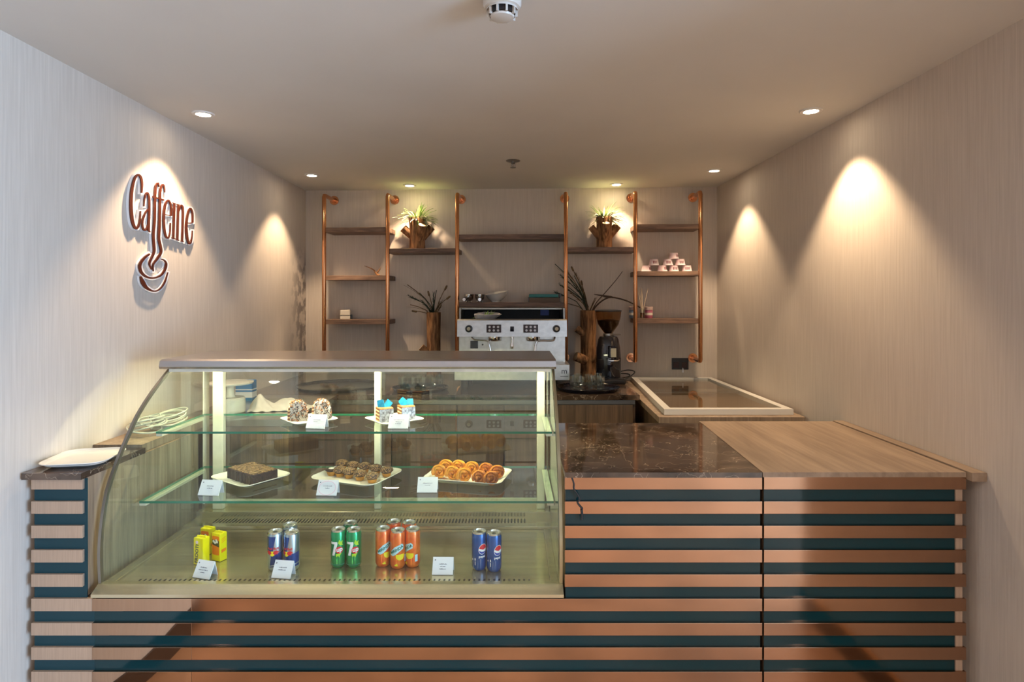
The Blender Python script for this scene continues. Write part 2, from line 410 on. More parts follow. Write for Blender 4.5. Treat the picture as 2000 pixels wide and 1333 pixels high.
b = MB(); b.box(-4.6, -4.5, -3.6, .83, 0, ZC); struct('wall_lobby_left', b, 'wallpaper')
b = MB(); b.box(4.5, 4.6, -3.6, -2.95, 0, ZC); b.box(4.5, 4.6, .45, .75, 0, ZC); b.box(4.5, 4.6, -2.95, .45, 2.32, ZC); b.box(4.5, 4.6, -2.95, .45, 0, .18)
struct('wall_lobby_right', b, 'wallpaper')
b = MB(); b.box(-4.5, 4.5, -3.6, -3.5, 0, ZC); struct('wall_rear', b, 'wallpaper')
b = MB()
for y in (-2.95, -2.11, -1.27, -.43, .41): b.box(4.52, 4.58, y, y+.04, .18, 2.32)
b.box(4.52, 4.58, -2.95, .45, .18, .22); b.box(4.52, 4.58, -2.95, .45, 2.28, 2.32)
struct('window_1', b, 'black_plastic')
b = MB(); b.box(XR-.012, XR, .75, 1.9, 0, .13); b.box(XR-.014, XR, .75, 1.9, .13, .14, 1); struct('baseboard_right', b, ['dark_baseboard', 'gold_trim'])
b = MB(); b.box(XL, XL+.012, .83, 1.9, 0, .13); struct('baseboard_left', b, 'dark_baseboard')

# ---------------------------------------------------------------- ceiling lamps
def downlight(px, py, label, e=1.0, root=None, tilt=None):
    p = Vector(((px-CX)*(ZC-H)/(CY-py), F*(ZC-H)/(CY-py), ZC))
    if root is None:
        t = thing('downlight', label, 'ceiling light', p, 0, 'recessed downlights in the ceiling')
        b = MB(); b.lathe([(.030, -.002), (.031, -.006), (.044, -.006), (.047, -.003), (.047, 0), (.030, 0)], 32, cap=False); b.build('trim_ring', 'white_paint', t)
        b = MB(); b.lathe([(.0001, -.003), (.030, -.003)], 24, cap=False); b.build('lens', 'lamp_lens', t)
    else: t = dup(root, p, 0, label)
    l = bpy.data.lights.new('downlight_beam', 'SPOT'); l.energy = SPOT_E*e; l.color = SPOT_C; l.spot_size = math.radians(92); l.spot_blend = .42; l.shadow_soft_size = .022
    o = bpy.data.objects.new('downlight_beam', l); COL.objects.link(o); o.location = (p.x, p.y, ZC-.012)
    return t
d0 = downlight(397, 222, 'round recessed downlight over the wall sign, nearest on the left')
downlight(1584, 216, 'round recessed downlight near the right wall, nearest on the right', 1.0, d0)
downlight(609, 342, 'round recessed downlight in the far left corner of the ceiling', .7, d0)
downlight(1395, 333, 'round recessed downlight in the far right corner of the ceiling', .7, d0)
downlight(800, 362, 'round recessed downlight above the left potted plant', .68, d0)
downlight(1204, 360, 'round recessed downlight above the right potted plant', .55, d0)
# unseen fill lamps added behind the camera to brighten ceiling and walls
for x, y in ((-.9, -.2), (.9, -.2), (-2.6, -1.6), (2.6, -1.6), (0, -1.8)):
    l = bpy.data.lights.new('added_lobby_fill', 'SPOT'); l.energy = LOBBY_FILL_E; l.color = (1, .77, .56); l.spot_size = math.radians(140); l.spot_blend = 1; l.shadow_soft_size = .06
    o = bpy.data.objects.new('added_lobby_fill', l); COL.objects.link(o); o.location = (x, y, ZC-.03)

# smoke detector
p = Vector(((982-CX)*.73/(CY-30), 0, 0)); Yd = 1.64
t = thing('smoke_detector', 'white round smoke detector on the ceiling', 'smoke detector', ((981-CX)*Yd/F, Yd, ZC))
b = MB(); b.lathe([(.052, 0), (.052, -.022), (.048, -.03), (.040, -.032), (.0001, -.032)], 40); b.build('housing', 'white_plastic', t)
b = MB(); b.lathe([(.036, -.03), (.036, -.05)], 40, cap=False); b.build('vent_core', 'black_plastic', t)
b = MB()
for k in range(10):
    a = 2*PI*k/10; b.box(.034, .042, -.0025, .0025, -.054, -.03, mtx=Matrix.Rotation(a, 4, 'Z'))
b.build('vent_ribs', 'white_plastic', t)
b = MB(); b.lathe([(.040, -.030), (.043, -.035), (.043, -.038), (.040, -.036)], 40, cap=False)
b.lathe([(.0001, -.060), (.020, -.0595), (.031, -.057), (.033, -.052), (.0001, -.050)], 40); b.build('cap', 'white_plastic', t)
# sprinkler
Ys = F*(ZC-H)/(CY-314)
t = thing('sprinkler_head', 'small ceiling sprinkler head above the shelving', 'sprinkler', ((1002-CX)*Ys/F, Ys, ZC))
b = MB(); b.lathe([(.042, 0), (.042, -.003), (.030, -.006), (.012, -.004)], 28); b.build('escutcheon', 'steel_dark', t)
b = MB(); b.lathe([(.009, -.003), (.009, -.018), (.005, -.020)], 14); b.box(-.012, -.009, -.002, .002, -.04, -.015); b.box(.009, .012, -.002, .002, -.04, -.015); b.box(-.012, .012, -.002, .002, -.018, -.014)
b.cyl((0, 0, -.02), (0, 0, -.038), .003); b.build('frame', 'steel_dark', t)
b = MB(); b.lathe([(.003, -.038), (.017, -.041), (.017, -.043), (.0001, -.043)], 20); b.build('deflector', 'steel_dark', t)

# ---------------------------------------------------------------- wall sign
def wp(u, v, X):
    px = 200+u/4.165; py = 300+v/4.165; Y = F*X/(px-CX); return (X, Y, H-(py-CY)*Y/F)
def ribbon(b, pts, X0, X1, extra=0, mi=0):
    q = catmull(pts, 6); L = []; R = []
    for i, (x, y, w_) in enumerate(q):
        a = q[max(i-1, 0)]; c = q[min(i+1, len(q)-1)]
        tx, ty = c[0]-a[0], c[1]-a[1]; n = math.hypot(tx, ty) or 1; tx /= n; ty /= n
        hw = w_*.44+extra
        if i == 0 and extra: x -= tx*extra; y -= ty*extra
        if i == len(q)-1 and extra: x += tx*extra; y += ty*extra
        L.append((x-ty*hw, y+tx*hw)); R.append((x+ty*hw, y-tx*hw))
    for i in range(len(q)-1):
        ps = [L[i], R[i], R[i+1], L[i+1]]
        f = [b.bm.verts.new(wp(u, v, X1)) for u, v in ps]; g = [b.bm.verts.new(wp(u, v, X1)) for u, v in ps]
        for vv in g: vv.co.x = X0
        b.bm.faces.new(f)
        b.bm.faces.new((f[0], f[3], g[3], g[0])); b.bm.faces.new((f[1], g[1], g[2], f[2]))
        if i == 0: b.bm.faces.new((f[0], g[0], g[1], f[1]))
        if i == len(q)-2: b.bm.faces.new((f[3], f[2], g[2], g[3]))
LET = {
 'C': [[(323, 322, 12), (325, 250, 18), (318, 200, 20), (297, 174, 16), (268, 200, 20), (243, 300, 25), (236, 430, 27), (248, 550, 26), (272, 608, 20), (296, 592, 16), (309, 530, 12), (313, 468, 8)]],
 'a': [[(341, 432, 6), (346, 370, 12), (362, 322, 14), (380, 345, 18), (384, 440, 20), (380, 560, 20), (378, 628, 20)], [(378, 626, 14), (392, 640, 8)], [(380, 448, 8), (350, 488, 14), (328, 555, 18), (334, 610, 16), (354, 624, 12), (376, 575, 8)]],
 'f': [[(465, 272, 8), (456, 240, 12), (438, 265, 17), (430, 360, 22), (427, 540, 22), (418, 660, 22), (422, 740, 22), (424, 800, 20), (402, 852, 17), (386, 898, 14), (404, 945, 8)], [(410, 352, 14), (455, 364, 13), (504, 380, 14)]],
 'F': [[(511, 318, 8), (504, 262, 12), (486, 260, 15), (472, 330, 18), (470, 450, 22), (466, 600, 24), (462, 690, 22), (474, 750, 22), (480, 805, 20), (448, 858, 19), (416, 905, 14), (418, 960, 5)]],
 'e': [[(504, 495, 8), (530, 502, 8), (562, 506, 9)], [(562, 508, 14), (562, 430, 14), (541, 381, 13), (516, 412, 18), (503, 500, 20), (505, 600, 20), (520, 675, 16), (541, 684, 13), (554, 635, 9), (557, 565, 7)]],
 'i': [[(589, 404, 17), (585, 540, 17), (580, 690, 17)], [(573, 402, 8), (597, 409, 8)], [(566, 687, 8), (595, 696, 8)]],
 'n': [[(621, 414, 16), (617, 560, 16), (613, 702, 16)], [(606, 413, 8), (628, 420, 8)], [(602, 700, 8), (626, 708, 8)], [(626, 470, 8), (640, 424, 14), (657, 445, 16), (657, 560, 16), (651, 714, 16)], [(641, 712, 8), (664, 719, 8)]],
 'E': [[(688, 562, 8), (712, 568, 8), (738, 562, 9)], [(737, 562, 14), (736, 490, 14), (720, 447, 12), (700, 480, 18), (686, 570, 20), (690, 665, 20), (704, 730, 15), (722, 722, 12), (732, 675, 9), (735, 628, 6)]],
}
CUP = [[(388, 818, 14), (345, 850, 20), (309, 905, 24), (318, 962, 22), (360, 1003, 18), (420, 1014, 14), (478, 992, 15), (512, 945, 18), (522, 898, 16), (505, 868, 10), (480, 860, 6)],
       [(314, 1000, 12), (332, 1048, 34), (364, 1094, 24), (420, 1121, 12), (468, 1106, 10), (508, 1052, 12), (536, 968, 5)]]
t = thing('wall_sign', 'brown Caffeine lettering with a steaming cup, backed in white, on the left wall', 'sign', (0, 0, 0))
XS = XL+.018
b = MB(); k = 0
for s_ in list(LET.values())+[CUP]:
    for st in s_: ribbon(b, st, XL+.001, XS-.006-.00008*k, 10); k += 1
b.build('backing', 'sign_white', t, label='white backing outline')
for nm, s_ in LET.items():
    b = MB()
    for k, st in enumerate(s_): ribbon(b, st, XS-.004, XS-.00008*k)
    b.build('letter', 'sign_brown', t)
b = MB()
for k, st in enumerate(CUP): ribbon(b, st, XS-.004, XS-.00008*k)
b.build('cup_emblem', 'sign_brown', t)

# ---------------------------------------------------------------- shelving on the back wall (local: x along wall, -y towards room)
shelf = thing('wall_shelving', 'copper pipe shelving with brown wooden boards across the back wall', 'shelving', (0, WY, 0), WR)
def lx(X): return X/math.cos(WR)
def W2L(v):  # world -> shelf local
    c, s_ = math.cos(WR), math.sin(WR); x, y = v.x, v.y-WY
    return Vector((x*c+y*s_, -x*s_+y*c, v.z))
PD = .215
pipes = [(633, 655), (757, 768), (893, 905), (1105, 1096), (1241, 1231), (1368, 1350)]
PX = []
for px, fx in pipes:
    a = W2L(atw(px, 380, PD)); PX.append(a.x)
    zt = 2.350; zb = 1.172; x = a.x
    r = .0145; bend = .0
    pts = [(x, -.004, zt-.004), (x, -PD+.03, zt), (x, -PD+.008, zt-.003), (x, -PD, zt-.014), (x, -PD, zb+.014), (x, -PD+.008, zb+.003), (x, -PD+.03, zb), (x, -.004, zb+.004)]
    b = MB(); b.tube(pts, r, 14); o = b.build('pipe', 'pipe_copper', shelf)
    for z in (zt-.004, zb+.004):
        b = MB(); b.cyl((x, -.001, z), (x, -.007, z), .034, n=24); b.cyl((x, -.007, z), (x, -.022, z), .021, .018, n=20); b.build('flange', 'pipe_copper', o)
TH = .033
boards = [(0, 2.118), (0, 1.774), (0, 1.458), (1, 1.966), (2, 2.062), (2, 1.582), (3, 1.97), (4, 2.128), (4, 1.80), (4, 1.468)]
BD = {}
for i, zt in boards:
    b = MB(); x0 = PX[i]+.0145*(1 if i in (0, 2, 4) else 1)-(.0 if i != 3 else 0); x1 = PX[i+1]-.0145
    x0 -= .012 if i in (4,) else 0; 
    b.box(PX[i]-.004, PX[i+1]+.004, -PD-.002, -.001, zt-TH, zt, bev=.002); b.build('shelf_board', 'shelf_wood', shelf)
    BD[(i, zt)] = zt

def onshelf(px, z, d):
    v = atw(px, 500, d); return Vector((v.x, v.y, z))

# ---------------------------------------------------------------- trunk pots with plants
def bark_fn(seed):
    r = random.Random(seed); ph = [r.uniform(0, 6.3) for _ in range(4)]
    return lambda a, z: 1+.03*math.sin(3*a+ph[0]+z*9)+.02*math.sin(7*a+ph[1])+.012*math.sin(13*a+ph[2]+z*30)
def stub(b, p0, p1, r0, r1):
    b.cyl(p0, p1, r0, r1, 14, 0)
    d = (Vector(p1)-Vector(p0)).normalized(); b.cyl(Vector(p1)-d*.001, Vector(p1)+d*.0015, r1*.93, n=14, mi=1)
def blade(b, base, dirn, L, wd, droop, mi=0, n=7):
    base = Vector(base); d = Vector(dirn).normalized(); side = d.cross(Vector((0, 0, 1)))
    if side.length < .1: side = Vector((1, 0, 0))
    side.normalize(); pr = None
    p = base.copy()
    for i in range(n+1):
        t_ = i/n; ww = wd*(math.sin(PI*min(.96, t_*.8+.2)))*.5
        a = b.bm.verts.new(p-side*ww); c = b.bm.verts.new(p+side*ww+Vector((0, 0, .0015)))
        if pr: f = b.bm.faces.new((pr[0], pr[1], c, a)); f.material_index = mi; f.smooth = True
        pr = (a, c); d = (d+Vector((0, 0, -droop/n))).normalized(); p = p+d*(L/n)
def trunk_pot(px, z, r, h, stubs, label, seed, d=.1):
    t = thing('trunk_pot', label, 'plant pot', onshelf(px, z, d))
    b = MB(); b.lathe([(r*1.02, 0), (r, h*.1), (r*1.0, h*.45), (r*.98, h*.7), (r*1.03, h*.98), (r*1.0, h), (r*.86, h), (r*.84, h*.86), (.0001, h*.86)], 36, 0, fn=bark_fn(seed))
    for p0, p1, r0, r1 in stubs: stub(b, p0, p1, r0, r1)
    b.build('trunk', ['bark', 'cut_wood'], t)
    b = MB(); b.lathe([(.0001, h*.9), (r*.84, h*.89)], 20, cap=False); b.build('soil', 'dark_soil', t)
    return t
s = .00368
tp = trunk_pot(815, 1.966, .056, .232, [((-.03, 0, .09), (-.10, -.01, .155), .026, .030), ((.02, -.03, .07), (.045, -.075, .172), .034, .031), ((.03, 0, .08), (.105, .0, .165), .030, .028)],
               'tree-trunk pot with grassy plant on the left upper shelf', 3)
def grass(t, z, seed, n, mats, L=(.07, .17), r0=.03, dr=1.4, name='leaves', lean=0):
    rr = random.Random(seed); b = MB()
    for k in range(n):
        a = rr.uniform(0, 2*PI); q = rr.uniform(0, r0); el = rr.uniform(.25, 1.3)
        blade(b, (q*math.cos(a), q*math.sin(a), z), (math.cos(a)*math.cos(el)+lean, math.sin(a)*math.cos(el)*.7, math.sin(el)), rr.uniform(*L), rr.uniform(.009, .016), rr.uniform(.4, dr)*1.3, rr.randrange(len(mats)))
    for v in b.bm.verts: v.co.y = min(v.co.y, .085)
    return b.build(name, mats, t, fixn=False)
grass(tp, .205, 11, 120, ['green_leaf', 'pale_leaf'])
tp2 = trunk_pot(1180, 1.97, .056, .225, [((-.03, -.01, .075), (-.098, -.02, .152), .026, .023), ((0, -.03, .05), (.0, -.085, .172), .030, .026), ((.03, -.01, .075), (.10, -.02, .155), .023, .020), ((.03, .0, .10), (.085, .03, .165), .022, .018)],
                'tree-trunk pot with pale spiky plant on the right upper shelf', 8)
grass(tp2, .20, 21, 110, ['pale_leaf', 'green_leaf', 'pale_leaf'], lean=.05)

def tall_trunk(px, r, h, label, seed, stubs, d=.13):
    t = thing('trunk_vase', label, 'vase', onshelf(px, 1.05, d))
    b = MB(); b.lathe([(r*1.05, 0), (r*.98, h*.1), (r*.93, h*.3), (r*.96, h*.6), (r*1.0, h*.96), (r*1.0, h), (r*.84, h), (r*.8, h*.8), (.0001, h*.8)], 36, 0, fn=bark_fn(seed))
    for q in stubs: stub(b, *q)
    b.build('trunk', ['bark', 'cut_wood'], t)
    return t
def stems(t, items, z, mats, name, label=None):
    """each: tip (dx,dz,dy), head: None / 'cattail' / 'tuft' / 'leaf'"""
    b = MB(); rr = random.Random(5)
    for dx, dz, dy, head, mi in items:
        p0 = Vector((rr.uniform(-.02, .02), rr.uniform(-.015, .015), z-.06)); p1 = Vector((dx, dy, z+dz))
        m_ = (p0+p1)/2+Vector((-dx*.18, 0, abs(dx)*.12))
        pts = [p0, (p0+m_)/2+Vector((-dx*.06, 0, .0)), m_, (m_+p1)/2+Vector((-dx*.01, 0, .004)), p1]
        b.tube(pts, .003, 5, mi)
        d = (p1-m_).normalized()
        if head == 'cattail': b.tube([p1-d*.035, p1-d*.03, p1, p1+d*.006], [.002, .007, .0065, .001], 8, mi)
        elif head == 'leaf':
            blade(b, p1-d*.15, d, .17, .028, .25, mi); 
        elif head == 'tuft':
            for k in range(44):
                q = p1-d*rr.uniform(0, .09); e = (d+Vector((rr.uniform(-.7, .7), rr.uniform(-.7, .7), rr.uniform(-.5, .7)))).normalized()
                b.tube([q, q+e*rr.uniform(.012, .03)], [.0016, .0006], 4, mi)
    o = b.build(name, mats, t)
    return o
v1 = tall_trunk(847, .051, .46, 'brown trunk vase of dried stems left of the espresso machine', 4, [((-.02, -.02, .15), (-.085, -.03, .21), .028, .026)])
stems(v1, [(-.19, .20, -.01, 'leaf', 0), (-.18, .12, -.02, 'tuft', 1), (-.165, .055, -.03, 'leaf', 0), (-.15, .01, -.03, 'cattail', 0), (-.04, .15, 0, 'cattail', 0), (.0, .13, .0, 'tuft', 1), (.02, .16, 0, 'leaf', 1),
           (.095, .19, 0, 'cattail', 0), (.12, .115, -.02, 'cattail', 0), (-.08, .08, -.02, 'tuft', 1), (.05, .08, -.02, 'leaf', 0), (-.05, .05, -.03, 'tuft', 1), (.06, .05, -.03, 'tuft', 0), (0, .06, -.02, 'leaf', 1), (-.1, .14, -.02, 'leaf', 1)], .46, ['dry_grass', 'dark_grass'], 'dried_stems')
v2 = tall_trunk(1149, .057, .475, 'tall brown trunk vase of wild grasses beside the coffee grinder', 9, [((-.02, -.02, .30), (-.085, -.02, .345), .024, .026), ((-.02, -.03, .12), (-.095, -.05, .15), .035, .034), ((.02, -.03, .12), (.09, -.05, .16), .026, .026)])
stems(v2, [(-.24, .33, -.02, 'leaf', 1), (-.20, .25, -.02, 'tuft', 1), (-.16, .29, 0, 'tuft', 0), (-.12, .31, 0, 'cattail', 0), (-.09, .26, 0, 'tuft', 0), (-.13, .22, 0, 'leaf', 1), (-.10, .18, -.02, 'tuft', 1), (-.15, .17, -.02, 'leaf', 1), (-.05, .21, 0, 'cattail', 0),
           (-.07, .15, -.02, 'leaf', 1), (-.12, .12, -.02, 'tuft', 0), (-.2, .18, .0, 'tuft', 1), (-.03, .13, -.02, 'leaf', 0), (-.22, .06, -.04, 'leaf', 0), (.05, .09, 0, 'leaf', 0), (-.10, .25, .02, 'leaf', 1), (-.06, .19, .02, 'tuft', 1), (-.24, .13, 0, 'tuft', 1), (-.04, .10, -.03, 'tuft', 1)], .475, ['dry_grass', 'dark_grass'], 'wild_grass')
b = MB()
b.tube(catmull([(.02, 0, .42), (.05, -.01, .50), (.14, -.02, .565), (.25, -.02, .55), (.33, -.03, .515), (.365, -.03, .495)], 5), .0055, 7)
b.tube(catmull([(.01, 0, .42), (.05, -.01, .52), (.12, .0, .60), (.20, .02, .69), (.25, .03, .755)], 5), [.004-.0001*k for k in range(21)], 6)
b.tube([(.04, 0, .59), (.12, -.01, .575), (.16, -.01, .57), (.19, -.01, .563)], [.002, .008, .008, .003], 6)
b.build('branch', 'brown_stem', v2)

# ---------------------------------------------------------------- things on the shelves
p = onshelf(735, 1.774, .10)
b = MB(); b.tube(catmull([(0.02, 0, .004), (.0, 0, .018), (-.02, 0, .045), (-.06, 0, .065), (-.09, 0, .075)], 4), [.010, .009, .008, .007, .0065, .006, .006, .005, .005, .0045, .004, .004, .003, .003, .002, .002, .001][:17], 7); b.tube([(.0, 0, .02), (.025, 0, .05), (.03, 0, .07)], [.006, .004, .001], 6)
b.box(-.02, .045, -.012, .012, 0, .006)
o = b.build('driftwood_twig', 'bark', None, p); tag(o, 'small forked driftwood twig on the middle left shelf board', 'twig')
t = thing('napkin_dispenser', 'small cream box dispenser on the lowest left shelf board', 'dispenser', onshelf(675, 1.458, .10), .15)
b = MB(); b.box(-.036, .036, -.03, .03, 0, .024, bev=.003); b.build('base', 'cream_box', t)
b = MB(); b.box(-.034, .034, -.028, .028, .022, .028); b.build('slot', 'black_plastic', t)
b = MB(); b.box(-.036, .036, -.03, .03, .027, .068, bev=.006); b.build('cover', 'cream_box', t)
b = MB(); b.box(.0365, .048, -.02, .02, 0, .035, bev=.002); b.build('side_bracket', 'black_plastic', t)

# paper cups: upside down, pyramid
def paper_cup(label, loc, rz):
    t = thing('paper_cup', label, 'cup', loc, rz, 'upside-down paper cups stacked on the right shelf')
    b = MB(); b.lathe([(.0365, .0), (.038, .002), (.0365, .004), (.0355, .005), (.028, .042), (.0285, .044), (.0265, .044), (.026, .041), (.0001, .041)], 28); b.build('cup_body', 'cup_pink', t)
    b = MB()
    for i, ww in enumerate((.0055, .004, .0055, .004)):
        x = -.0125+i*.0083
        b.prism([(x-ww/2, .012), (x+ww/2, .012), (x+ww/2+.0008*(i % 2), .031), (x-ww/2, .031)], -.001, .0, 'Y')
    for v in b.bm.verts:
        z = v.co.z; R = .0355-(z-.005)*.2027+.0004; a = v.co.x/R-PI/2; v.co.x = R*math.cos(a); v.co.y = R*math.sin(a)
    b.build('printed_mark', 'maroon', t)
    return t
CZ = 1.80; c0 = None
cups = [(1262.5, 0, 'leftmost'), (1293.5, 0, 'second from left'), (1316, 0, 'third from left'), (1341.5, 0, 'rightmost'),
        (1277, 1, 'left'), (1304.6, 1, 'middle'), (1328.5, 1, 'right'), (1316, 2, '')]
rows = ['bottom row', 'middle row', 'top']
for i, (px, row, wh) in enumerate(cups):
    lab = 'pink and white paper cup, topmost on the cup pyramid' if row == 2 else f'pink and white upside-down paper cup, {wh} in the {rows[row]} of the pyramid'
    loc = onshelf(px, CZ+row*.0445, .12); rz = [.9, .7, .1, -.1, .1, -.1, .1, .8][i]
    if c0 is None: c0 = paper_cup(lab, loc, rz)
    else: dup(c0, loc, rz, lab)

# reed diffuser and jars
t = thing('reed_diffuser', 'glass reed diffuser with pale sticks on the lowest right shelf board', 'diffuser', onshelf(1254.5, 1.468, .15))
b = MB(); b.lathe([(.019, 0), (.019, .06), (.010, .064), (.010, .074), (.008, .074), (.008, .066), (.016, .057), (.016, .004), (.0001, .004)], 24); b.build('bottle', 'clear_glass', t)
b = MB(); b.lathe([(.0155, .005), (.0155, .04), (.0001, .04)], 20); b.build('oil', 'smoked_hopper', t)
for dx, dy, L in ((-.03, 0, .2), (-.02, .01, .22), (-.008, -.01, .215), (.0, .01, .21), (.04, 0, .21), (.034, -.01, .20)):
    b = MB(); b.cyl((-dx*.15, -dy*.2, .006), (dx, dy, L), .0022, n=6); b.build('reed', 'reed', t)
def jar(px, m, label, lab2):
    t = thing('candle_jar', label, 'jar', onshelf(px, 1.468, .10))
    b = MB(); b.lathe([(.026, 0), (.028, .003), (.028, .055), (.024, .06), (.0001, .06)], 24); b.build('jar_body', m, t)
    b = MB(); b.lathe([(.029, .060), (.029, .080), (.026, .083), (.0001, .083)], 24); b.build('lid', lab2, t)
    b = MB(); b.lathe([(.0284, .022), (.0284, .040)], 24, cap=False); b.build('paper_band', 'cream_box', t)
jar(1236, 'jar_blue', 'grey-blue lidded jar left of the reed diffuser', 'jar_lid')
jar(1267, 'jar_pink', 'dusky pink lidded jar right of the reed diffuser', 'jar_lid')

# centre shelf: portafilters, bowl, box files
def portafilter(loc, rz, label, src=None):
    if src: return dup(src, loc, rz, label)
    t = thing('portafilter', label, 'portafilter', loc, rz, 'portafilters on the centre shelf')
    b = MB(); b.lathe([(.0001, .018), (.027, .018), (.033, .03), (.036, .058), (.033, .058), (.030, .032), (.0001, .026)], 24); b.build('basket', 'chrome', t)
    b = MB(); b.tube([(0, -.03, .04), (0, -.06, .036), (0, -.075, .03), (0, -.16, .022), (0, -.175, .02)], [.007, .009, .014, .016, .012], 14); b.build('handle', 'black_gloss', t)
    b = MB(); b.cyl((0, -.174, .0202), (0, -.179, .0199), .011, n=16); b.build('end_cap', 'chrome', t)
    b = MB(); b.tube([(0, 0, .02), (-.012, .0, .010), (-.018, 0, .002)], .006, 8); b.tube([(0, 0, .02), (.012, .0, .010), (.018, 0, .002)], .006, 8); b.build('spout', 'chrome', t)
    return t
pf = portafilter(onshelf(916, 1.582, .09), -.12, 'black-handled portafilter lying nearest the left pipe')
portafilter(onshelf(937, 1.582, .09), .05, 'black-handled portafilter lying beside the white bowl', pf)
b = MB()
def bowlfn(a, z): return 1+(.24*max(0, z-.02)/.06)*(.5+.5*math.cos(a-.2))+.05*math.sin(5*a)*max(0, z-.03)/.06
b.lathe([(.0001, .002), (.030, 0), (.034, .004), (.034, .009), (.054, .024), (.069, .045), (.076, .066), (.0785, .068), (.076, .070), (.070, .066), (.060, .040), (.028, .014), (.0001, .012)], 40, fn=bowlfn)
for v in b.bm.verts:
    if v.co.z > .05: v.co.z += .016*math.cos(math.atan2(v.co.y, v.co.x)-.5)
o = b.build('bowl', 'white_ceramic', None, onshelf(968, 1.582, .11)); tag(o, 'white ceramic bowl with a wavy lip on the centre shelf', 'bowl')
p = onshelf(1063, 1.582, .11)
t = thing('box_file', 'dark tray with brown contents under the teal folder', 'tray', p, WR)
b = MB(); b.box(-.108, .108, -.08, .08, .0, .030, bev=.002); b.build('contents', 'brown_cover', t)
for x in (-.112, .108):
    b = MB(); b.box(x, x+.004, -.083, .083, 0, .036); b.build('side_wall', 'black_plastic', t)
t = thing('folder', 'teal folder with black corners on top of the dark tray', 'folder', p+Vector((0, 0, .036)), WR)
b = MB(); b.box(-.108, .100, -.08, .08, 0, .022, bev=.004); b.build('cover', 'teal_cover', t)
b = MB(); b.box(.1065, .118, -.08, .08, 0, .024); b.build('spine', 'black_plastic', t)

# double socket
v = atw(1328, 711, 0)
t = thing('wall_socket', 'black double power socket on the back wall above the freezer', 'socket', (v.x, yw(v.x), v.z), WR)
b = MB(); b.box(-.06, .06, -.010, -.0005, -.042, .042, bev=.003); b.build('plate', 'black_plastic', t)
for x in (-.03, .03):
    b = MB(); b.box(x-.02, x+.02, -.012, -.0095, -.03, .012, bev=.001); 
    for dx, dz in ((0, 0), (-.008, -.016), (.008, -.016)): b.cyl((x+dx, -.0125, dz), (x+dx, -.0118, dz), .0028, n=10)
    b.build('outlet', 'keypad', t)
b = MB(); b.prism([(.012, -.062), (.024, -.062), (.022, -.035), (.018, -.026), (.014, -.040)], -.014, -.0105, 'Y'); b.build('paper_tag', 'card_white', t)

# ---------------------------------------------------------------- back worktop, cabinets and freezer
ZB = 1.05
b = MB(); b.prism([(XL+.002, 3.49), (.735, 3.49), (.735, yw(.735)-.002), (XL+.002, yw(XL)-.006)], ZB-.03, ZB, 'Z')
o = b.build('back_worktop', 'marble'); tag(o, 'dark marble worktop along the back wall under the shelving', 'worktop')
t = thing('back_cabinet', 'brown wood cabinet row under the back worktop', 'cabinet', (0, 3.5, 0))
b = MB(); b.box(XL+.005, .715, .02, .80, .0, ZB-.031); b.build('carcass', 'panel_wood', t)
xs = [-1.05, -.70, -.32, -.05, .22, .70]
for a, c in zip(xs, xs[1:]):
    b = MB(); b.box(a+.003, c-.003, 0, .0195, .10, ZB-.06, bev=.002); b.build('door_panel', 'panel_wood', t)
b = MB(); b.box(-1.05, .71, .0, .0195, ZB-.056, ZB-.033); b.build('top_rail', 'steel_dark', t)
# left return worktop with its cabinet
t = thing('side_cabinet', 'brown wood side cabinet along the left wall behind the display case', 'cabinet', (0, 2.78, 0))
b = MB(); b.box(XL+.003, -1.03, 0, .70, 0, ZB-.031); b.build('carcass', 'panel_wood', t)
b = MB(); b.box(XL+.003, -1.01, -.01, .705, ZB-.03, ZB); b.build('worktop', 'steel_top', t, label='steel worktop slab')

t = thing('chest_freezer', 'chest freezer set in a wood cabinet by the right wall, with glass lids', 'freezer', (0, 0, 0))
fz = [(.745, 3.06), (1.455, 3.06), (1.455, yw(1.455)-.006), (.80, yw(.8)-.006)]
zf = 1.015
b = MB(); b.prism([(.765, 3.09), (1.44, 3.09), (1.44, 4.37), (.81, 4.40)], 0, zf-.035, 'Z'); b.build('cabinet', 'panel_wood', t)
b = MB(); b.prism([(.735, 3.03), (1.47, 3.03), (1.47, yw(1.47)-.006), (.785, yw(.785)-.006)], zf-.034, zf-.004, 'Z'); b.build('wood_rim', 'laminate_side', t)
def frame_poly(b, outer, inner, z0, z1, mi=0):
    n = len(outer)
    for z, fl in ((z1, 0), (z0, 1)):
        for k in range(n):
            q = [(*outer[k], z), (*outer[(k+1) % n], z), (*inner[(k+1) % n], z), (*inner[k], z)]
            b.quad(q if not fl else q[::-1], mi)
    for k in range(n):
        a, c = outer[k], outer[(k+1) % n]; b.quad([(*a, z0), (*c, z0), (*c, z1), (*a, z1)], mi)
        a, c = inner[k], inner[(k+1) % n]; b.quad([(*c, z0), (*a, z0), (*a, z1), (*c, z1)], mi)
outer = [(.775, 3.085), (1.435, 3.085), (1.435, 4.36), (.86, 4.385)]; inner = [(.815, 3.13), (1.395, 3.13), (1.395, 4.315), (.895, 4.335)]
b = MB(); frame_poly(b, outer, inner, zf-.003, zf+.026); b.build('lid_frame', 'white_plastic', t, label='white plastic lid frame')
b = MB(); b.prism([(.80, 3.12), (1.40, 3.12), (1.40, 4.33), (.885, 4.35)], zf-.003, zf-.001, 'Z'); b.build('inner_liner', 'liner_reflection', t)
lip = lambda y: .815+(.895-.815)*(y-3.13)/(4.335-3.13)
b = MB(); b.prism([(lip(3.13)+.001, 3.131), (1.394, 3.131), (1.394, 3.80), (lip(3.8)+.001, 3.80)], zf+.020, zf+.025, 'Z'); b.build('glass_lid', 'lid_glass', t)
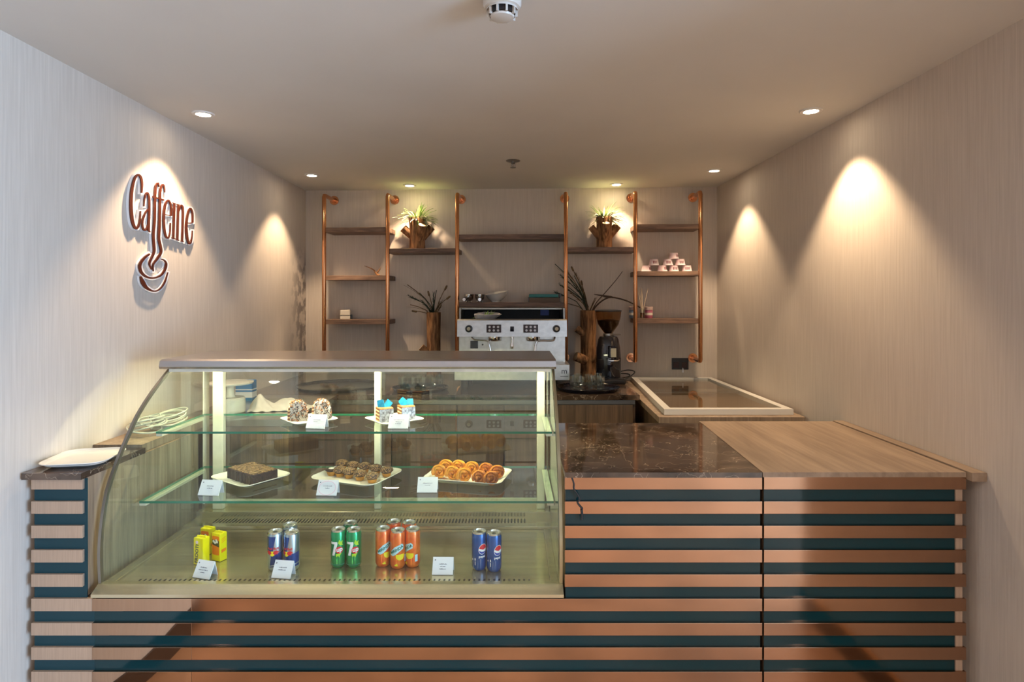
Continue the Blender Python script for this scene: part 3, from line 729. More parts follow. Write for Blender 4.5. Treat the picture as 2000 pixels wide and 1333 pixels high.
b = MB(); b.prism([(lip(3.70)+.001, 3.70), (1.394, 3.70), (1.394, 4.314), (lip(4.314)+.001, 4.314)], zf+.011, zf+.016, 'Z'); b.build('glass_lid', 'lid_glass', t)
b = MB(); b.box(lip(3.7)+.002, 1.393, 3.695, 3.712, zf+.012, zf+.0195); b.build('lid_handle', 'steel', t)

# ---------------------------------------------------------------- espresso machine
em = thing('espresso_machine', 'two-group stainless espresso machine under the centre shelf', 'espresso machine', (-.003, 3.85, ZB))
sl = lambda z: z-ZB
b = MB(); b.box(-.342, .342, .10, .46, sl(1.195), sl(1.462), bev=.004); b.build('body', 'steel', em)
b = MB(); b.prism([(0, sl(1.365)), (.012, sl(1.468)), (.022, sl(1.4745)), (.10, sl(1.4745)), (.10, sl(1.365))], -.350, .350, 'X'); b.build('control_panel', 'steel', em)
b = MB(); b.box(-.343, .343, .06, .0999, sl(1.195), sl(1.3645)); b.build('splash_plate', 'steel', em)
b = MB(); b.box(-.345, -.335, .10, .45, sl(1.463), sl(1.545)); b.box(.335, .345, .10, .45, sl(1.463), sl(1.545)); b.box(-.345, .345, .44, .45, sl(1.463), sl(1.545)); b.box(-.335, .335, .22, .44, sl(1.535), sl(1.545))
b.build('cup_rail', 'steel_dark', em)
b = MB(); b.box(-.334, .334, .425, .4395, sl(1.463), sl(1.534)); b.box(-.334, .334, .105, .42, sl(1.4625), sl(1.466)); b.build('cup_tray', 'black_rubber', em)
b = MB(); b.box(.20, .26, .41, .424, sl(1.49), sl(1.53)); b.build('switch_block', 'print_blue', em)
def knob(x):
    mt = Matrix.Translation((x, .004, sl(1.4155))) @ Matrix.Rotation(PI/2, 4, 'X')
    b = MB(); b.lathe([(.024, 0), (.024, .008), (.021, .022), (.016, .024), (.0001, .024)], 24, mtx=mt); o = b.build('steam_knob', 'black_plastic', em)
    b = MB(); b.lathe([(.012, .0245), (.010, .027), (.0001, .027)], 20, mtx=mt); b.build('knob_cap', 'dial_face', o)
knob(-.275); knob(.283)
for x in (-.116, .119):
    b = MB(); b.box(x-.047, x+.047, -.004, .02, sl(1.391), sl(1.442), bev=.002); o = b.build('keypad', 'keypad', em)
    for i in range(3):
        for j in range(2):
            b = MB(); b.cyl((x-.027+i*.027, -.0042, sl(1.405)+j*.022), (x-.027+i*.027, -.0062, sl(1.405)+j*.022), .0075, n=14); b.build('button', 'button_silver', o)
b = MB(); b.box(-.012, .012, .0, .02, sl(1.398), sl(1.43), bev=.001); b.build('display', 'black_gloss', em)
b = MB(); b.cyl((0, .004, sl(1.388)), (0, .02, sl(1.388)), .004, n=10); b.build('indicator_lamp', 'black_plastic', em)
for x in (-.116, .13):   # group heads
    b = MB(); mt = Matrix.Translation((x, .035, sl(1.335)))
    b.lathe([(.0001, .0), (.034, 0), (.038, .006), (.038, .029), (.0001, .029)], 28, mtx=mt); o = b.build('group_head', 'chrome', em)
    b = MB(); b.box(x+.036, x+.048, .0, .03, sl(1.338), sl(1.362), bev=.003); b.build('lock_tab', 'steel_dark', o)
b = MB(); b.cyl((0, .035, sl(1.365)), (0, .035, sl(1.352)), .010); b.cyl((0, .035, sl(1.352)), (0, .035, sl(1.325)), .006); b.cyl((0, .035, sl(1.325)), (0, .035, sl(1.30)), .007, .011); b.cyl((0, .035, sl(1.30)), (0, .035, sl(1.285)), .011, .009); b.build('water_spout', 'chrome', em)
b = MB(); b.tube(catmull([(-.26, .03, sl(1.365)), (-.25, .02, sl(1.348)), (-.22, .015, sl(1.341)), (-.165, .01, sl(1.338)), (-.15, .005, sl(1.325)), (-.135, 0, sl(1.27)), (-.125, 0, sl(1.20))], 4), .0045, 8); b.build('steam_wand', 'chrome', em)
b = MB(); b.tube(catmull([(.275, .03, sl(1.365)), (.27, .02, sl(1.345)), (.25, .015, sl(1.337)), (.18, .01, sl(1.338)), (.155, .005, sl(1.325)), (.145, 0, sl(1.27)), (.14, 0, sl(1.20))], 4), .0055, 8); b.build('steam_wand', 'chrome', em)
b = MB(); b.box(-.27, -.22, .052, .0599, sl(1.285), sl(1.335), bev=.002); b.build('rating_plate', 'black_gloss', em)
b = MB(); b.cyl((-.19, .055, sl(1.31)), (-.19, .0599, sl(1.31)), .006, n=12); b.build('key_switch', 'black_plastic', em)
b = MB(); b.box(-.36, .36, -.09, .46, .047, .147, bev=.004); b.build('drip_tray', 'steel', em)
b = MB(); b.box(-.30, .335, -.085, .055, .1472, .150); b.build('drip_grate', 'steel_dark', em)
b = MB(); me = text_me('m', .05); b.add_mesh(me, Matrix.Translation((.325, -.0915, .105)) @ Matrix.Rotation(PI/2, 4, 'X')); b.box(.30, .35, -.0915, -.0905, .0725, .0755); b.build('maker_mark', 'black_plastic', em)
for x in (-.3, .262):
    for y in (-.04, .4):
        b = MB(); b.cyl((x, y, 0), (x, y, .047), .02, .025); b.build('foot', 'black_rubber', em)
# scalloped dish with green sprigs on its cup tray
p = Vector((-.18, 3.85+.165, 1.4665))
t = thing('shell_dish', 'shallow beige shell dish of green sprigs on the espresso machine', 'dish', p)
b = MB(); b.lathe([(.0001, .002), (.05, 0), (.07, .012), (.088, .036), (.086, .038), (.066, .016), (.0001, .008)], 44, fn=lambda a, z: 1+.06*math.cos(11*a)*(z/.036)+.18*math.cos(a)*(z > .02))
for v in b.bm.verts: v.co.z += .012*max(0, v.co.y/.08)
b.build('dish', 'cloth_white', t)
grass(t, .012, 31, 26, ['green_leaf'], L=(.03, .07), r0=.05, dr=.8, name='green_sprigs')

# ---------------------------------------------------------------- coffee grinder
g = thing('coffee_grinder', 'black coffee grinder with a smoky bean hopper', 'coffee grinder', (.640, 4.035, ZB))
g.rotation_euler.z = .12
b = MB(); b.box(-.082, .085, -.125, .11, .0, .035, bev=.012); b.build('base', 'black_plastic', g)
b = MB(); b.lathe([(.080, .030), (.083, .06), (.083, .16), (.078, .23), (.068, .285), (.058, .305), (.030, .312), (.0001, .312)], 32); b.build('body', 'black_gloss', g)
b = MB(); b.box(-.026, .026, -.12, -.070, .17, .25, bev=.008); o = b.build('doser', 'black_gloss', g)
b = MB(); b.box(-.018, .018, -.1235, -.1205, .178, .235, bev=.001); b.build('doser_window', 'dial_face', o, label='pale window')
b = MB(); b.tube([(-.035, -.08, .165), (-.035, -.125, .16), (-.02, -.135, .155), (.02, -.135, .155), (.035, -.125, .16), (.035, -.08, .165)], .005, 8); b.build('portafilter_fork', 'chrome', g)
b = MB(); b.cyl((0, 0, .312), (0, 0, .326), .034); b.tube([(.02, -.02, .318), (.075, -.03, .32)], .005, 8); b.build('collar', 'steel_dark', g)
b = MB(); b.lathe([(.026, .326), (.040, .345), (.068, .385), (.080, .43), (.086, .475)], 36, cap=False); b.build('hopper', 'smoked_hopper', g)
b = MB(); b.lathe([(.022, .328), (.037, .346), (.064, .385), (.074, .412), (.04, .418), (.0001, .420)], 36); b.build('beans', 'coffee_beans', g)
b = MB(); b.lathe([(.088, .472), (.089, .480), (.05, .486), (.0001, .488)], 36); b.build('hopper_lid', 'black_plastic', g)
b = MB(); b.tube(catmull([(.075, .02, .012), (.13, .05, .01), (.20, .10, .035), (.23, .15, .05), (.20, .20, .055), (.14, .20, .045), (.11, .23, .03), (.17, .26, .025), (.22, .24, .02), (.20, .20, .008), (.10, .12, .006)], 5), .004, 7); b.build('power_cord', 'black_rubber', g)

# ---------------------------------------------------------------- tray of glasses
def round_tray(name, label, x, y, r, z=ZB, m='black_gloss'):
    b = MB(); b.lathe([(.0001, .004), (r*.9, .004), (r*.93, .006), (r, .020), (r+.004, .020), (r*.94, .001), (.0001, 0)], 56)
    o = b.build(name, m, None, (x, y, z)); return tag(o, label, 'tray')
round_tray('serving_tray', 'round black tray of glasses in front of the coffee grinder', .462, 3.70, .19)
gl0 = None
def tumbler(loc, label, group, r=.0255, h=.085):
    b = MB(); b.lathe([(.0001, .0), (r*.86, .0), (r*.9, .002), (r, h), (r-.002, h), (r*.88-.002, .010), (.0001, .009)], 28)
    o = b.build('drinking_glass', 'tumbler_glass', None, loc); return tag(o, label, 'glass', group)
spots = [(1120, 3.66), (1134, 3.63), (1156, 3.66), (1173, 3.64), (1128, 3.76), (1150, 3.74), (1168, 3.78)]
glab = ['clear glass at the left front of the black tray', 'clear glass, second from left at the tray front', 'clear glass, third from left at the tray front', 'clear glass at the right front of the tray',
        'clear glass at the left rear of the black tray', 'clear glass at the middle rear of the black tray', 'clear glass at the right rear of the tray']
gl0 = None
for (px, y), lb in zip(spots, glab):
    loc = ((px-CX)*y/F, y, ZB+.0045)
    if gl0 is None: gl0 = tumbler(loc, lb, 'glasses on the black tray by the grinder')
    else: dup(gl0, loc, 0, lb)
# behind the case, left part of the back worktop
round_tray('round_tray', 'large dark round tray seen through the display case', -1.08, 3.78, .26, m='reflect_dark')
round_tray('glass_tray', 'dark tray of upturned glasses seen through the display case', -.56, 3.68, .17)
glb = [f'clear glass in the {r_} row of the tray behind the case, {k_}' for r_ in ('front', 'rear') for k_ in ('leftmost', 'second from left', 'second from right', 'rightmost')]
for lb, (px, y) in zip(glb, [(786, 3.60), (806, 3.58), (826, 3.58), (846, 3.60), (796, 3.70), (817, 3.69), (838, 3.70), (858, 3.70)]):
    x = (px-CX)*y/F
    o = dup(gl0, (x, y, ZB+.0045), 0, lb, 'glasses on the tray behind the display case')
# cake stand, pot, carton, cloth, box, cable coil
t = thing('cake_stand', 'white cake stand behind the display case at left', 'cake stand', (-1.378, 2.95, ZB+.0755))
b = MB(); b.lathe([(.0001, .065), (.104, .065), (.107, .072), (.102, .073), (.0001, .070)], 40); b.build('plate', 'white_ceramic', t)
b = MB(); b.lathe([(.026, 0), (.022, .004), (.018, .02), (.018, .05), (.026, .0645), (.0001, .0645)], 28); b.build('pedestal', 'white_ceramic', t)
b = MB(); b.lathe([(.0001, 0), (.064, 0), (.068, .004), (.068, .035), (.068, .068), (.062, .075), (.0001, .075)], 60, fn=lambda a, z: 1+.012*math.cos(30*a)*(z < .04))
o = b.build('ribbed_canister', 'white_ceramic', None, (-1.378, 2.95, ZB)); tag(o, 'cream ribbed canister under the white cake stand', 'canister')
b = MB(); b.box(-.045, .045, -.03, .03, 0, .112, bev=.003); b.box(-.0455, .0455, -.0305, .0305, .02, .05, 1); b.box(-.0455, .0455, -.0305, .0305, .06, .066, 1)
o = b.build('blue_carton', ['milk_blue', 'card_white'], None, (-1.455, 3.30, ZB)); tag(o, 'blue and white carton behind the white cake stand', 'carton')
b = MB(); N = 26
gr = [[None]*(N+1) for _ in range(N+1)]
rr = random.Random(4)
for i in range(N+1):
    for j in range(N+1):
        u = i/N*2-1; v_ = j/N*2-1
        hgt = .055*max(0, 1-abs(u)**2.2)*max(0, 1-abs(v_)**2)*(.7+.3*math.sin(5*u+2*v_))+.05*math.exp(-((u+.75)**2*14+(v_-.1)**2*3))+.004*math.sin(17*u+9*v_)
        gr[i][j] = b.bm.verts.new((u*.15*(1-.08*abs(v_)), v_*.085*(1-.15*u), max(.0, hgt)+.002))
for i in range(N):
    for j in range(N): f = b.bm.faces.new((gr[i][j], gr[i+1][j], gr[i+1][j+1], gr[i][j+1])); f.smooth = True
b.box(-.14, .14, -.07, .07, 0, .003)
o = b.build('folded_cloth', 'cloth_white', None, (-1.24, 2.90, ZB)); o.rotation_euler.z = .1; o.location = (-1.166, 3.05, ZB); tag(o, 'crumpled white cloth behind the display case', 'cloth')

# ---------------------------------------------------------------- front counter
YF = 1.92; ZT = 1.049; PIT = .0774; ZS = 1.036; SH = .0395
XA0, XA1, XM0, XM1, XR0, XR1 = -1.53, -1.365, .166, .794, .799, 1.442
ZLOW = .652
base = thing('service_counter', 'front counter clad in copper slats and teal panels, holding the display case', 'counter', (0, 0, 0))
b = MB()
b.box(XM0+.004, XM1-.002, YF+.014, 2.67, 0, 1.036); b.box(XA0+.004, XM0+.0, YF+.014, 2.60, 0, ZLOW-.004)
b.build('carcass', 'panel_wood', base)
b = MB(); b.box(XA0+.004, XA1, YF+.014, 2.62, ZLOW, 1.030); b.box(XA1, XA1+.003, YF+.012, 2.62, ZLOW, 1.031); b.build('pier_panel', 'laminate_side', base, label='upright wood-faced pier')
b = MB(); b.box(XA0+.003, XA1+.006, YF+.010, YF+.0139, ZLOW-.02, 1.030); b.box(XA0+.003, XA1+.03, YF+.010, YF+.0139, 0, ZLOW-.021); b.build('teal_film_panel', 'teal_film', base, label='matt film-covered teal panel')
b = MB(); b.box(XA1+.0302, XM1-.003, YF+.010, YF+.0139, 0, ZLOW-.0045); b.box(XM0+.003, XM1-.003, YF+.010, YF+.0139, ZLOW-.004, 1.030); b.build('teal_panel', 'teal_glass', base)
def slat_rows(): return [ZS-PIT*k for k in range(14) if ZS-PIT*k > .03]
def slat(b, x0, x1, zt, mi=0, y1=None):
    b.box(x0, x1, YF, y1 or YF+.0101, zt-SH, zt, mi, bev=.0008)
b = MB()
for k, z in enumerate(slat_rows()):
    hi = k <= 4
    slat(b, XA0, XA1-.002 if hi else XA1+.028, z, 0)
b.build('film_slats', 'copper_film', base, label='pale matt film-covered slats')
b = MB()
for k, z in enumerate(slat_rows()):
    if k > 4: slat(b, XA1+.0285, -1.02, z, 0)
b.build('mirror_slats', 'copper_mirror' if 'copper_mirror' in M else mat('copper_mirror', (.44, .28, .19), .03, 1, bump=.012, scale=2.2, stretch=(1, .1, 1.4), var=.02, detail=0), base, label='mirror-polished slat stretch')
b = MB()
for k, z in enumerate(slat_rows()):
    slat(b, (XM0 if k <= 4 else -1.02), XM1, z, 0)
b.build('copper_slats', 'copper', base)
rs = thing('side_counter', 'right-hand counter unit clad in copper slats, with a wood top', 'counter', (0, 0, 0))
b = MB(); b.box(XR0+.003, XR1-.03, YF+.014, 2.71, 0, 1.037); b.build('carcass', 'panel_wood', rs)
b = MB(); b.box(XR0+.004, XR1-.030, YF+.010, YF+.0139, 0, 1.030); b.build('teal_panel', 'teal_glass', rs)
b = MB(); b.box(XR1-.0298, XR1-.008, YF+.006, 2.5, 0, 1.030); b.build('end_post', 'copper_film', rs, label='matt copper corner strip')
b = MB()
for z in slat_rows(): slat(b, XR0, XR1, z)
b.build('copper_slats', 'copper', rs)
b = MB(); b.box(XR1+.0, XR-.001, YF+.30, 2.70, 0, 1.028); b.build('wall_filler', 'wallpaper', rs)
# tops
b = MB(); b.prism([(XM0+.0, 1.912), (XM1-.004, 1.912), (.836, 2.68), (.16, 2.68)], 1.0365, 1.053, 'Z'); o = b.build('marble_countertop', 'marble'); tag(o, 'polished dark brown marble counter top beside the display case', 'countertop')
b = MB(); b.prism([(XM1-.001, 1.914), (1.437, 1.914), (1.440, 2.72), (.839, 2.72), (.839, 2.68)], 1.0375, 1.053, 'Z'); o = b.build('laminate_countertop', 'laminate_top'); tag(o, 'light wood laminate top of the right-hand counter', 'countertop')
b = MB(); b.box(1.4425, XR-.001, 1.895, 2.72, 1.0285, 1.057, bev=.002); o = b.build('wall_ledge_strip', 'laminate_top'); tag(o, 'narrow wood ledge strip between the wood top and right wall', 'ledge')
b = MB(); b.prism([(-1.549, 1.905), (-1.361, 1.905), (-1.361, 2.24), (-1.549, 2.24)], 1.0315, 1.052, 'Z'); o = b.build('pier_marble_top', 'marble'); tag(o, 'small marble slab on the left pier, under the white plate', 'countertop')
b = MB(); b.box(XL+.002, -1.375, 2.2405, 2.775, 1.0325, 1.062); o = b.build('wood_ledge', 'laminate_side'); tag(o, 'wood ledge along the left wall behind the white plate', 'ledge')
# white plate on the pier
b = MB()
poly = rsq(.100, .110, .05, 8)
def dished(b, poly, h, rim=.82, mi=0, th=.004):
    n = len(poly)
    layers = [(.62, 0), (.70, .0), (1.0, h), (1.0, h+th*.5), (.985, h+th*.6), (rim, .006+th), (.0, .004+th)]
    rings = []
    for s_, z in layers:
        if s_ == 0: rings.append([b.bm.verts.new((0, 0, z))]*n)
        else: rings.append([b.bm.verts.new((x*s_, y*s_, z)) for x, y in poly])
    f = b.bm.faces.new(rings[0][::-1]); f.material_index = mi
    for a, c in zip(rings, rings[1:]):
        for k in range(n):
            q = (a[k], a[(k+1) % n], c[(k+1) % n], c[k]) if c[0] is not c[1] else (a[k], a[(k+1) % n], c[0])
            f = b.bm.faces.new(q); f.smooth = True; f.material_index = mi
dished(b, poly, .018, .9)
o = b.build('square_plate', 'white_ceramic', None, (-1.449, 2.045, 1.0525)); o.rotation_euler.z = .18; tag(o, 'empty white rounded square plate on the left pier', 'plate')
# cable coil
b = MB(); rr = random.Random(3)
for k in range(11):
    cx, cy = (-.0 if k % 2 else .02)+rr.uniform(-.012, .012), (-.045 if k % 2 else .055)+rr.uniform(-.012, .012); rx, ry = rr.uniform(.045, .062), rr.uniform(.055, .075)
    tz = rr.uniform(-.25, .25); z0 = .006+.004*k
    pts = [(cx+rx*math.cos(a), cy+ry*math.sin(a), z0+.012*math.sin(a+tz*9)+.014) for a in [2*PI*i/24 for i in range(25)]]
    b.tube(pts, .0035, 6)
b.tube([(0, -.02, .012), (-.03, .01, .06), (.0, .03, .066), (.035, 0, .02)], .004, 6)
o = b.build('cable_coil', 'cable_white', None, (-1.46, 2.47, 1.0635)); tag(o, 'coiled pale cable on the wood ledge by the left wall', 'cable')
# dark mark on the slats, drawn as thin raised tubes
b = MB()
b.tube(catmull([at(1117, 934, YF-.004), at(1121, 946, YF-.004), at(1121, 956, YF-.003), at(1128, 966, YF-.003), at(1132, 976, YF-.004), at(1128, 983, YF-.004), at(1138, 995, YF-.004)], 4), .0028, 7)
b.tube([at(1136, 996, YF-.004), at(1137, 1006, YF-.004), at(1136, 1016, YF-.004)], .004, 7)
o = b.build('black_mark', 'black_rubber'); tag(o, 'short black mark on the copper slats by the display case', 'strap')

# ---------------------------------------------------------------- display case
C0, C1 = -1.335, .158
dc = thing('display_case', 'refrigerated pastry display case with curved front glass and steel top', 'display case', (0, 0, 0))
zb = .654; zfl = .672
prof = [(2.352, 1.335), (2.235, 1.263), (2.146, 1.193), (2.098, 1.138), (2.055, 1.086), (2.017, 1.030), (1.982, .966), (1.958, .871), (1.948, .778), (1.953, .682)]
prof = [tuple(q) for q in catmull(prof, 4)]
# base tray
b = MB()
b.prism([(1.912, zb+.002), (1.912, zb+.012), (1.945, zb+.030), (1.968, zb+.030), (1.972, zfl), (2.64, zfl), (2.64, zb+.002)], C0, C1+.004, 'X')
b.build('base_tray', 'steel_floor', dc)
b = MB(); b.box(C0, C1, 2.44, 2.47, zfl, zfl+.012, bev=.002); b.box(C0, C1, 2.47, 2.545, zfl, zfl+.010); b.box(C0, C1, 2.545, 2.60, zfl, zfl+.034, bev=.002); b.box(C0, C1, 2.60, 2.64, zfl, zfl+.052, bev=.002); b.build('rear_step', 'steel_floor', dc)
b = MB()
for x0, y0 in ((C0, 0), (C1-.034, 0)): b.box(x0, x0+.034, 1.972, 2.60, zfl, zfl+.006, bev=.002)
b.build('side_ledge', 'steel_floor', dc)
b = MB(); k = 0
x = C0+.10
while x < C1-.10: b.box(x, x+.0055, 2.485, 2.53, zfl+.0101, zfl+.0106); x += .0135
b.build('rear_vent_slots', 'black_plastic', dc)
b = MB(); x = C0+.10
while x < C1-.10: b.box(x, x+.006, 1.983, 2.006, zfl+.0001, zfl+.0006); x += .0165
b.build('front_vent_slots', 'black_plastic', dc)
# front curved glass
def sheet(b, prof, x0, x1, th, mi=0, me=1):
    """curved pane: outside prof, th thick towards the inside; edges use me"""
    n = len(prof); off = []
    for i, (y, z) in enumerate(prof):
        a = prof[max(i-1, 0)]; c = prof[min(i+1, n-1)]; ty, tz = c[0]-a[0], c[1]-a[1]; L = math.hypot(ty, tz)
        off.append((y-tz/L*th, z+ty/L*th))
    A = [[b.bm.verts.new((x, y, z)) for y, z in prof] for x in (x0, x1)]; B = [[b.bm.verts.new((x, y, z)) for y, z in off] for x in (x0, x1)]
    def fa(vs, m_, sm=False):
        f = b.bm.faces.new(vs); f.material_index = m_; f.smooth = sm
    for i in range(n-1):
        fa((A[0][i], A[0][i+1], A[1][i+1], A[1][i]), mi, True); fa((B[0][i], B[1][i], B[1][i+1], B[0][i+1]), mi, True)
        fa((A[0][i], B[0][i], B[0][i+1], A[0][i+1]), me); fa((A[1][i], A[1][i+1], B[1][i+1], B[1][i]), me)
    fa((A[0][0], A[1][0], B[1][0], B[0][0]), me); fa((A[0][-1], B[0][-1], B[1][-1], A[1][-1]), me)
b = MB(); sheet(b, prof, C0, C1, .006); b.build('front_glass', ['case_glass', 'glass_edge'], dc)
# steel edge strips that follow the curve
def strip(x0, x1, m):
    b = MB(); n = len(prof)
    P2 = [(y-.0015, z+.001) for y, z in prof]; sheet(b, P2, x0, x1, .014, 0, 0); b.build('edge_trim', m, dc)
strip(C0-.003, C0+.006, 'steel_dark'); strip(C1-.006, C1+.004, 'brass_trim')
# end panes
side = [(y+.010, z) for y, z in prof if z < 1.33]+[(2.60, zfl+.01), (2.60, 1.335), (2.36, 1.335)]
for x in (C0+.003, C1-.009):
    b = MB(); b.prism([(y, z) for y, z in side], x, x+.006, 'X'); b.build('end_glass', 'case_glass', dc)
# top
b = MB(); b.prism([(2.300, 1.345), (2.305, 1.336), (2.70, 1.336), (2.70, 1.372), (2.322, 1.372), (2.306, 1.366)], C0-.012, C1+.008, 'X'); b.build('steel_top', 'steel_top', dc)
b = MB(); b.box(C0+.02, C1-.02, 2.36, 2.38, 1.324, 1.3355); b.build('light_strip', 'led', dc, label='lit lamp strip under the top')
b = MB(); b.box(C0+.01, C1-.01, 2.33, 2.358, 1.322, 1.3355); b.build('light_shield', 'aluminium_post', dc)
# rear posts and sliding doors
for x, w_ in ((-1.258, .045), (-.577, .027), (.121, .034)):
    b = MB(); b.box(x-w_/2, x+w_/2, 2.578, 2.606, zfl+.034, 1.336, bev=.003); b.build('rear_post', 'aluminium_post', dc)
for x in (C0+.004, C1-.010):
    b = MB(); b.box(x, x+.006, 2.596, 2.64, zfl+.05, 1.336); b.build('corner_post', 'aluminium_post', dc)
b = MB(); b.box(C0+.05, C1-.02, 2.60, 2.64, 1.318, 1.336, bev=.002); b.build('door_rail', 'aluminium_post', dc)
for x0, x1, y in ((-1.28, -.55, 2.610), (-.58, .14, 2.624)):
    b = MB(); b.box(x0, x1, y, y+.005, zfl+.060, 1.32); o = b.build('sliding_door', ['door_glass'], dc)
    b = MB(); b.box(x0, x1, y-.002, y+.007, zfl+.052, zfl+.066); b.build('door_frame', 'aluminium_post', o)
# glass shelves with their brackets
def case_shelf(z, y0, y1):
    b = MB(); b.box(C0+.016, C1-.012, y0, y1, z-.008, z)
    for f in b.bm.faces: f.material_index = 1 if abs(f.normal.z) < .5 else 0
    bmesh.ops.recalc_face_normals(b.bm, faces=b.bm.faces)
    for f in b.bm.faces: f.material_index = 1 if abs(f.normal.z) < .5 else 0
    o = b.build('glass_shelf', ['shelf_glass', 'glass_edge'], dc)
    for x0 in (C0+.0095, C1-.034):
        b = MB(); b.box(x0, x0+.024, y0+.01, y1-.02, z-.020, z-.0085, bev=.002); b.build('shelf_bracket', 'aluminium_post', o)
ZU, ZL = 1.112, .888
case_shelf(ZU, 2.235, 2.585); case_shelf(ZL, 2.135, 2.585)

# ---------------------------------------------------------------- plates and pastries
def plate(name, label, x, y, z, hx, hy, r, rz, h=.014, m='white_ceramic'):
    b = MB(); dished(b, rsq(hx, hy, r, 8), h, .86); o = b.build(name, m, None, (x, y, z+.0008)); o.rotation_euler.z = rz
    return tag(o, label, 'plate')
def loc_on(px, py, z): return onz(px, py, z)
pA = onz(605, 824, ZU); plate('small_plate', 'white plate of two creamy cake slices on the upper glass shelf', pA.x, 2.41, ZU, .088, .088, .02, .72)
pB = onz(771, 824, ZU); plate('small_plate', 'white plate of two blue-topped cake slices on the upper glass shelf', pB.x, 2.41, ZU, .090, .090, .02, .70)
yl = 2.37
plate('serving_plate', 'white plate under the chocolate brownie cake on the lower shelf', (490-CX)*2.385/F, 2.385, ZL, .122, .108, .035, -.6, .018)
plate('serving_plate', 'white plate of sprinkled chocolate cupcakes on the lower shelf', (698-CX)*2.40/F, 2.40, ZL, .148, .122, .045, -.36, .020)
plate('serving_plate', 'white plate of golden pastry swirls on the lower shelf', (915-CX)*2.40/F, 2.40, ZL, .158, .108, .035, -.24, .020)
# creamy dome slices
def cream_slice(loc, rz, label, seed):
    t = thing('cream_cake_slice', label, 'cake slice', loc, rz, 'creamy cake slices on the upper shelf')
    W, D, Hh = .074, .046, .078
    def top(x): return Hh*(.55+.45*max(0, 1-(x/(W/2))**2)**.55)
    def arch(x0, x1, g): return [(x0, 0)]+[(x0+(x1-x0)*k/16, top(x0+(x1-x0)*k/16)-g) for k in range(17)]+[(x1, 0)]
    b = MB(); b.prism(arch(-W/2, W/2-.004, .005), -D/2, D/2, 'Y', 0); b.build('sponge_layers', 'cake_layers', t)
    b = MB(); b.prism(arch(-W/2+.009, W/2, 0), -D/2-.004, D/2+.003, 'Y', 0); b.build('cream_coat', 'cream', t)
    rr = random.Random(seed); b = MB()
    for k in range(230):
        x_ = rr.uniform(-W/2+.010, W/2)
        if rr.random() < .35: c = Vector((x_, rr.uniform(-D/2-.004, D/2), top(x_)+.001))
        else: c = Vector((x_, -D/2-.0045, rr.uniform(.004, top(x_))))
        if rr.random() < .12: c = Vector((W/2+.0005, rr.uniform(-D/2, D/2), rr.uniform(.005, Hh*.5)))
        m_ = Matrix.Translation(c) @ Matrix.Rotation(rr.uniform(0, 6), 4, 'X') @ Matrix.Rotation(rr.uniform(0, 6), 4, 'Y') @ Matrix.Rotation(rr.uniform(0, 6), 4, 'Z')
        q = rr.uniform(.002, .0055); b.box(-q, q, -.0018, .0018, -.0008, .0008, rr.choice([0, 0, 0, 0, 1]) if c.z < Hh*.75 else rr.choice([0, 0, 1]), mtx=m_)
    b.build('chocolate_flakes', ['choc_flake', 'orange_top'], t)
cream_slice((pA.x-.042, 2.40, ZU+.0092), +.35, 'left creamy cake slice with chocolate flakes on the upper shelf', 1)
cream_slice((pA.x+.045, 2.425, ZU+.0092), +.3, 'right creamy cake slice with chocolate flakes on the upper shelf', 2)
def blue_slice(loc, rz, label, seed):
    t = thing('layer_cake_slice', label, 'cake slice', loc, rz, 'blue-topped cake slices on the upper shelf')
    b = MB(); b.box(-.026, .026, -.027, .027, 0, .050, bev=.001); b.build('sponge_layers', 'cake_layers', t)
    b = MB(); b.box(-.0262, .027, -.0305, -.0272, 0, .051, bev=.001); b.box(.0262, .0295, -.0305, .027, 0, .051); b.build('glaze', 'marbled_glaze', t)
    b = MB(); b.box(-.0265, .0295, -.0305, .0275, .0505, .0545, bev=.0015); b.build('top_layer', 'orange_top', t)
    rr = random.Random(seed)
    for k, (dx, an) in enumerate(((-.008, -.35), (.010, .55))):
        b = MB(); mt = Matrix.Translation((dx-.002, 0, .052)) @ Matrix.Rotation(an, 4, 'Y') @ Matrix.Rotation(-.5+k*.5, 4, 'Z') @ Matrix.Rotation(-.25, 4, 'X')
        if seed == 1: pl = [(-.014, 0), (.014, 0), (.017, .030), (-.009, .034)]
        else: pl = [(-.006, 0), (.012, 0), (.022, .014), (.008, .036), (-.014, .024)]
        b.prism(pl, -.0015, .0015, 'Y', mtx=mt); b.build('blue_shard', 'blue_choc', t)
blue_slice((pB.x-.036, 2.385, ZU+.0092), +.5, 'left blue-topped layered cake slice on the upper shelf', 1)
blue_slice((pB.x+.042, 2.43, ZU+.0092), +.5, 'right blue-topped layered cake slice on the upper shelf', 2)
# brownie cake
p = Vector(((493-CX)*yl/F, yl, ZL+.0094)); rr = random.Random(9)
t = thing('brownie_cake', 'dark chocolate brownie cake with ridged edges on the lower shelf', 'cake', p, -.62)
b = MB(); n = 15
for k in range(n):
    x0 = -.088+k*.0118; b.box(x0, x0+.0124, -.054+rr.uniform(-.002, .002), .054+rr.uniform(-.002, .002), 0, .040+rr.uniform(-.0015, .0015), bev=.0028)
b.build('sponge', 'choc', t)
b = MB()
for k in range(n):
    x0 = -.088+k*.0118
    for j in range(9):
        y0 = -.052+j*.0116; b.box(x0+.0005, x0+.0115, y0+.0006, y0+.011, .0385, .0432+rr.uniform(-.001, .0015), bev=.0018)
b.build('crumb_top', 'choc_top', t)
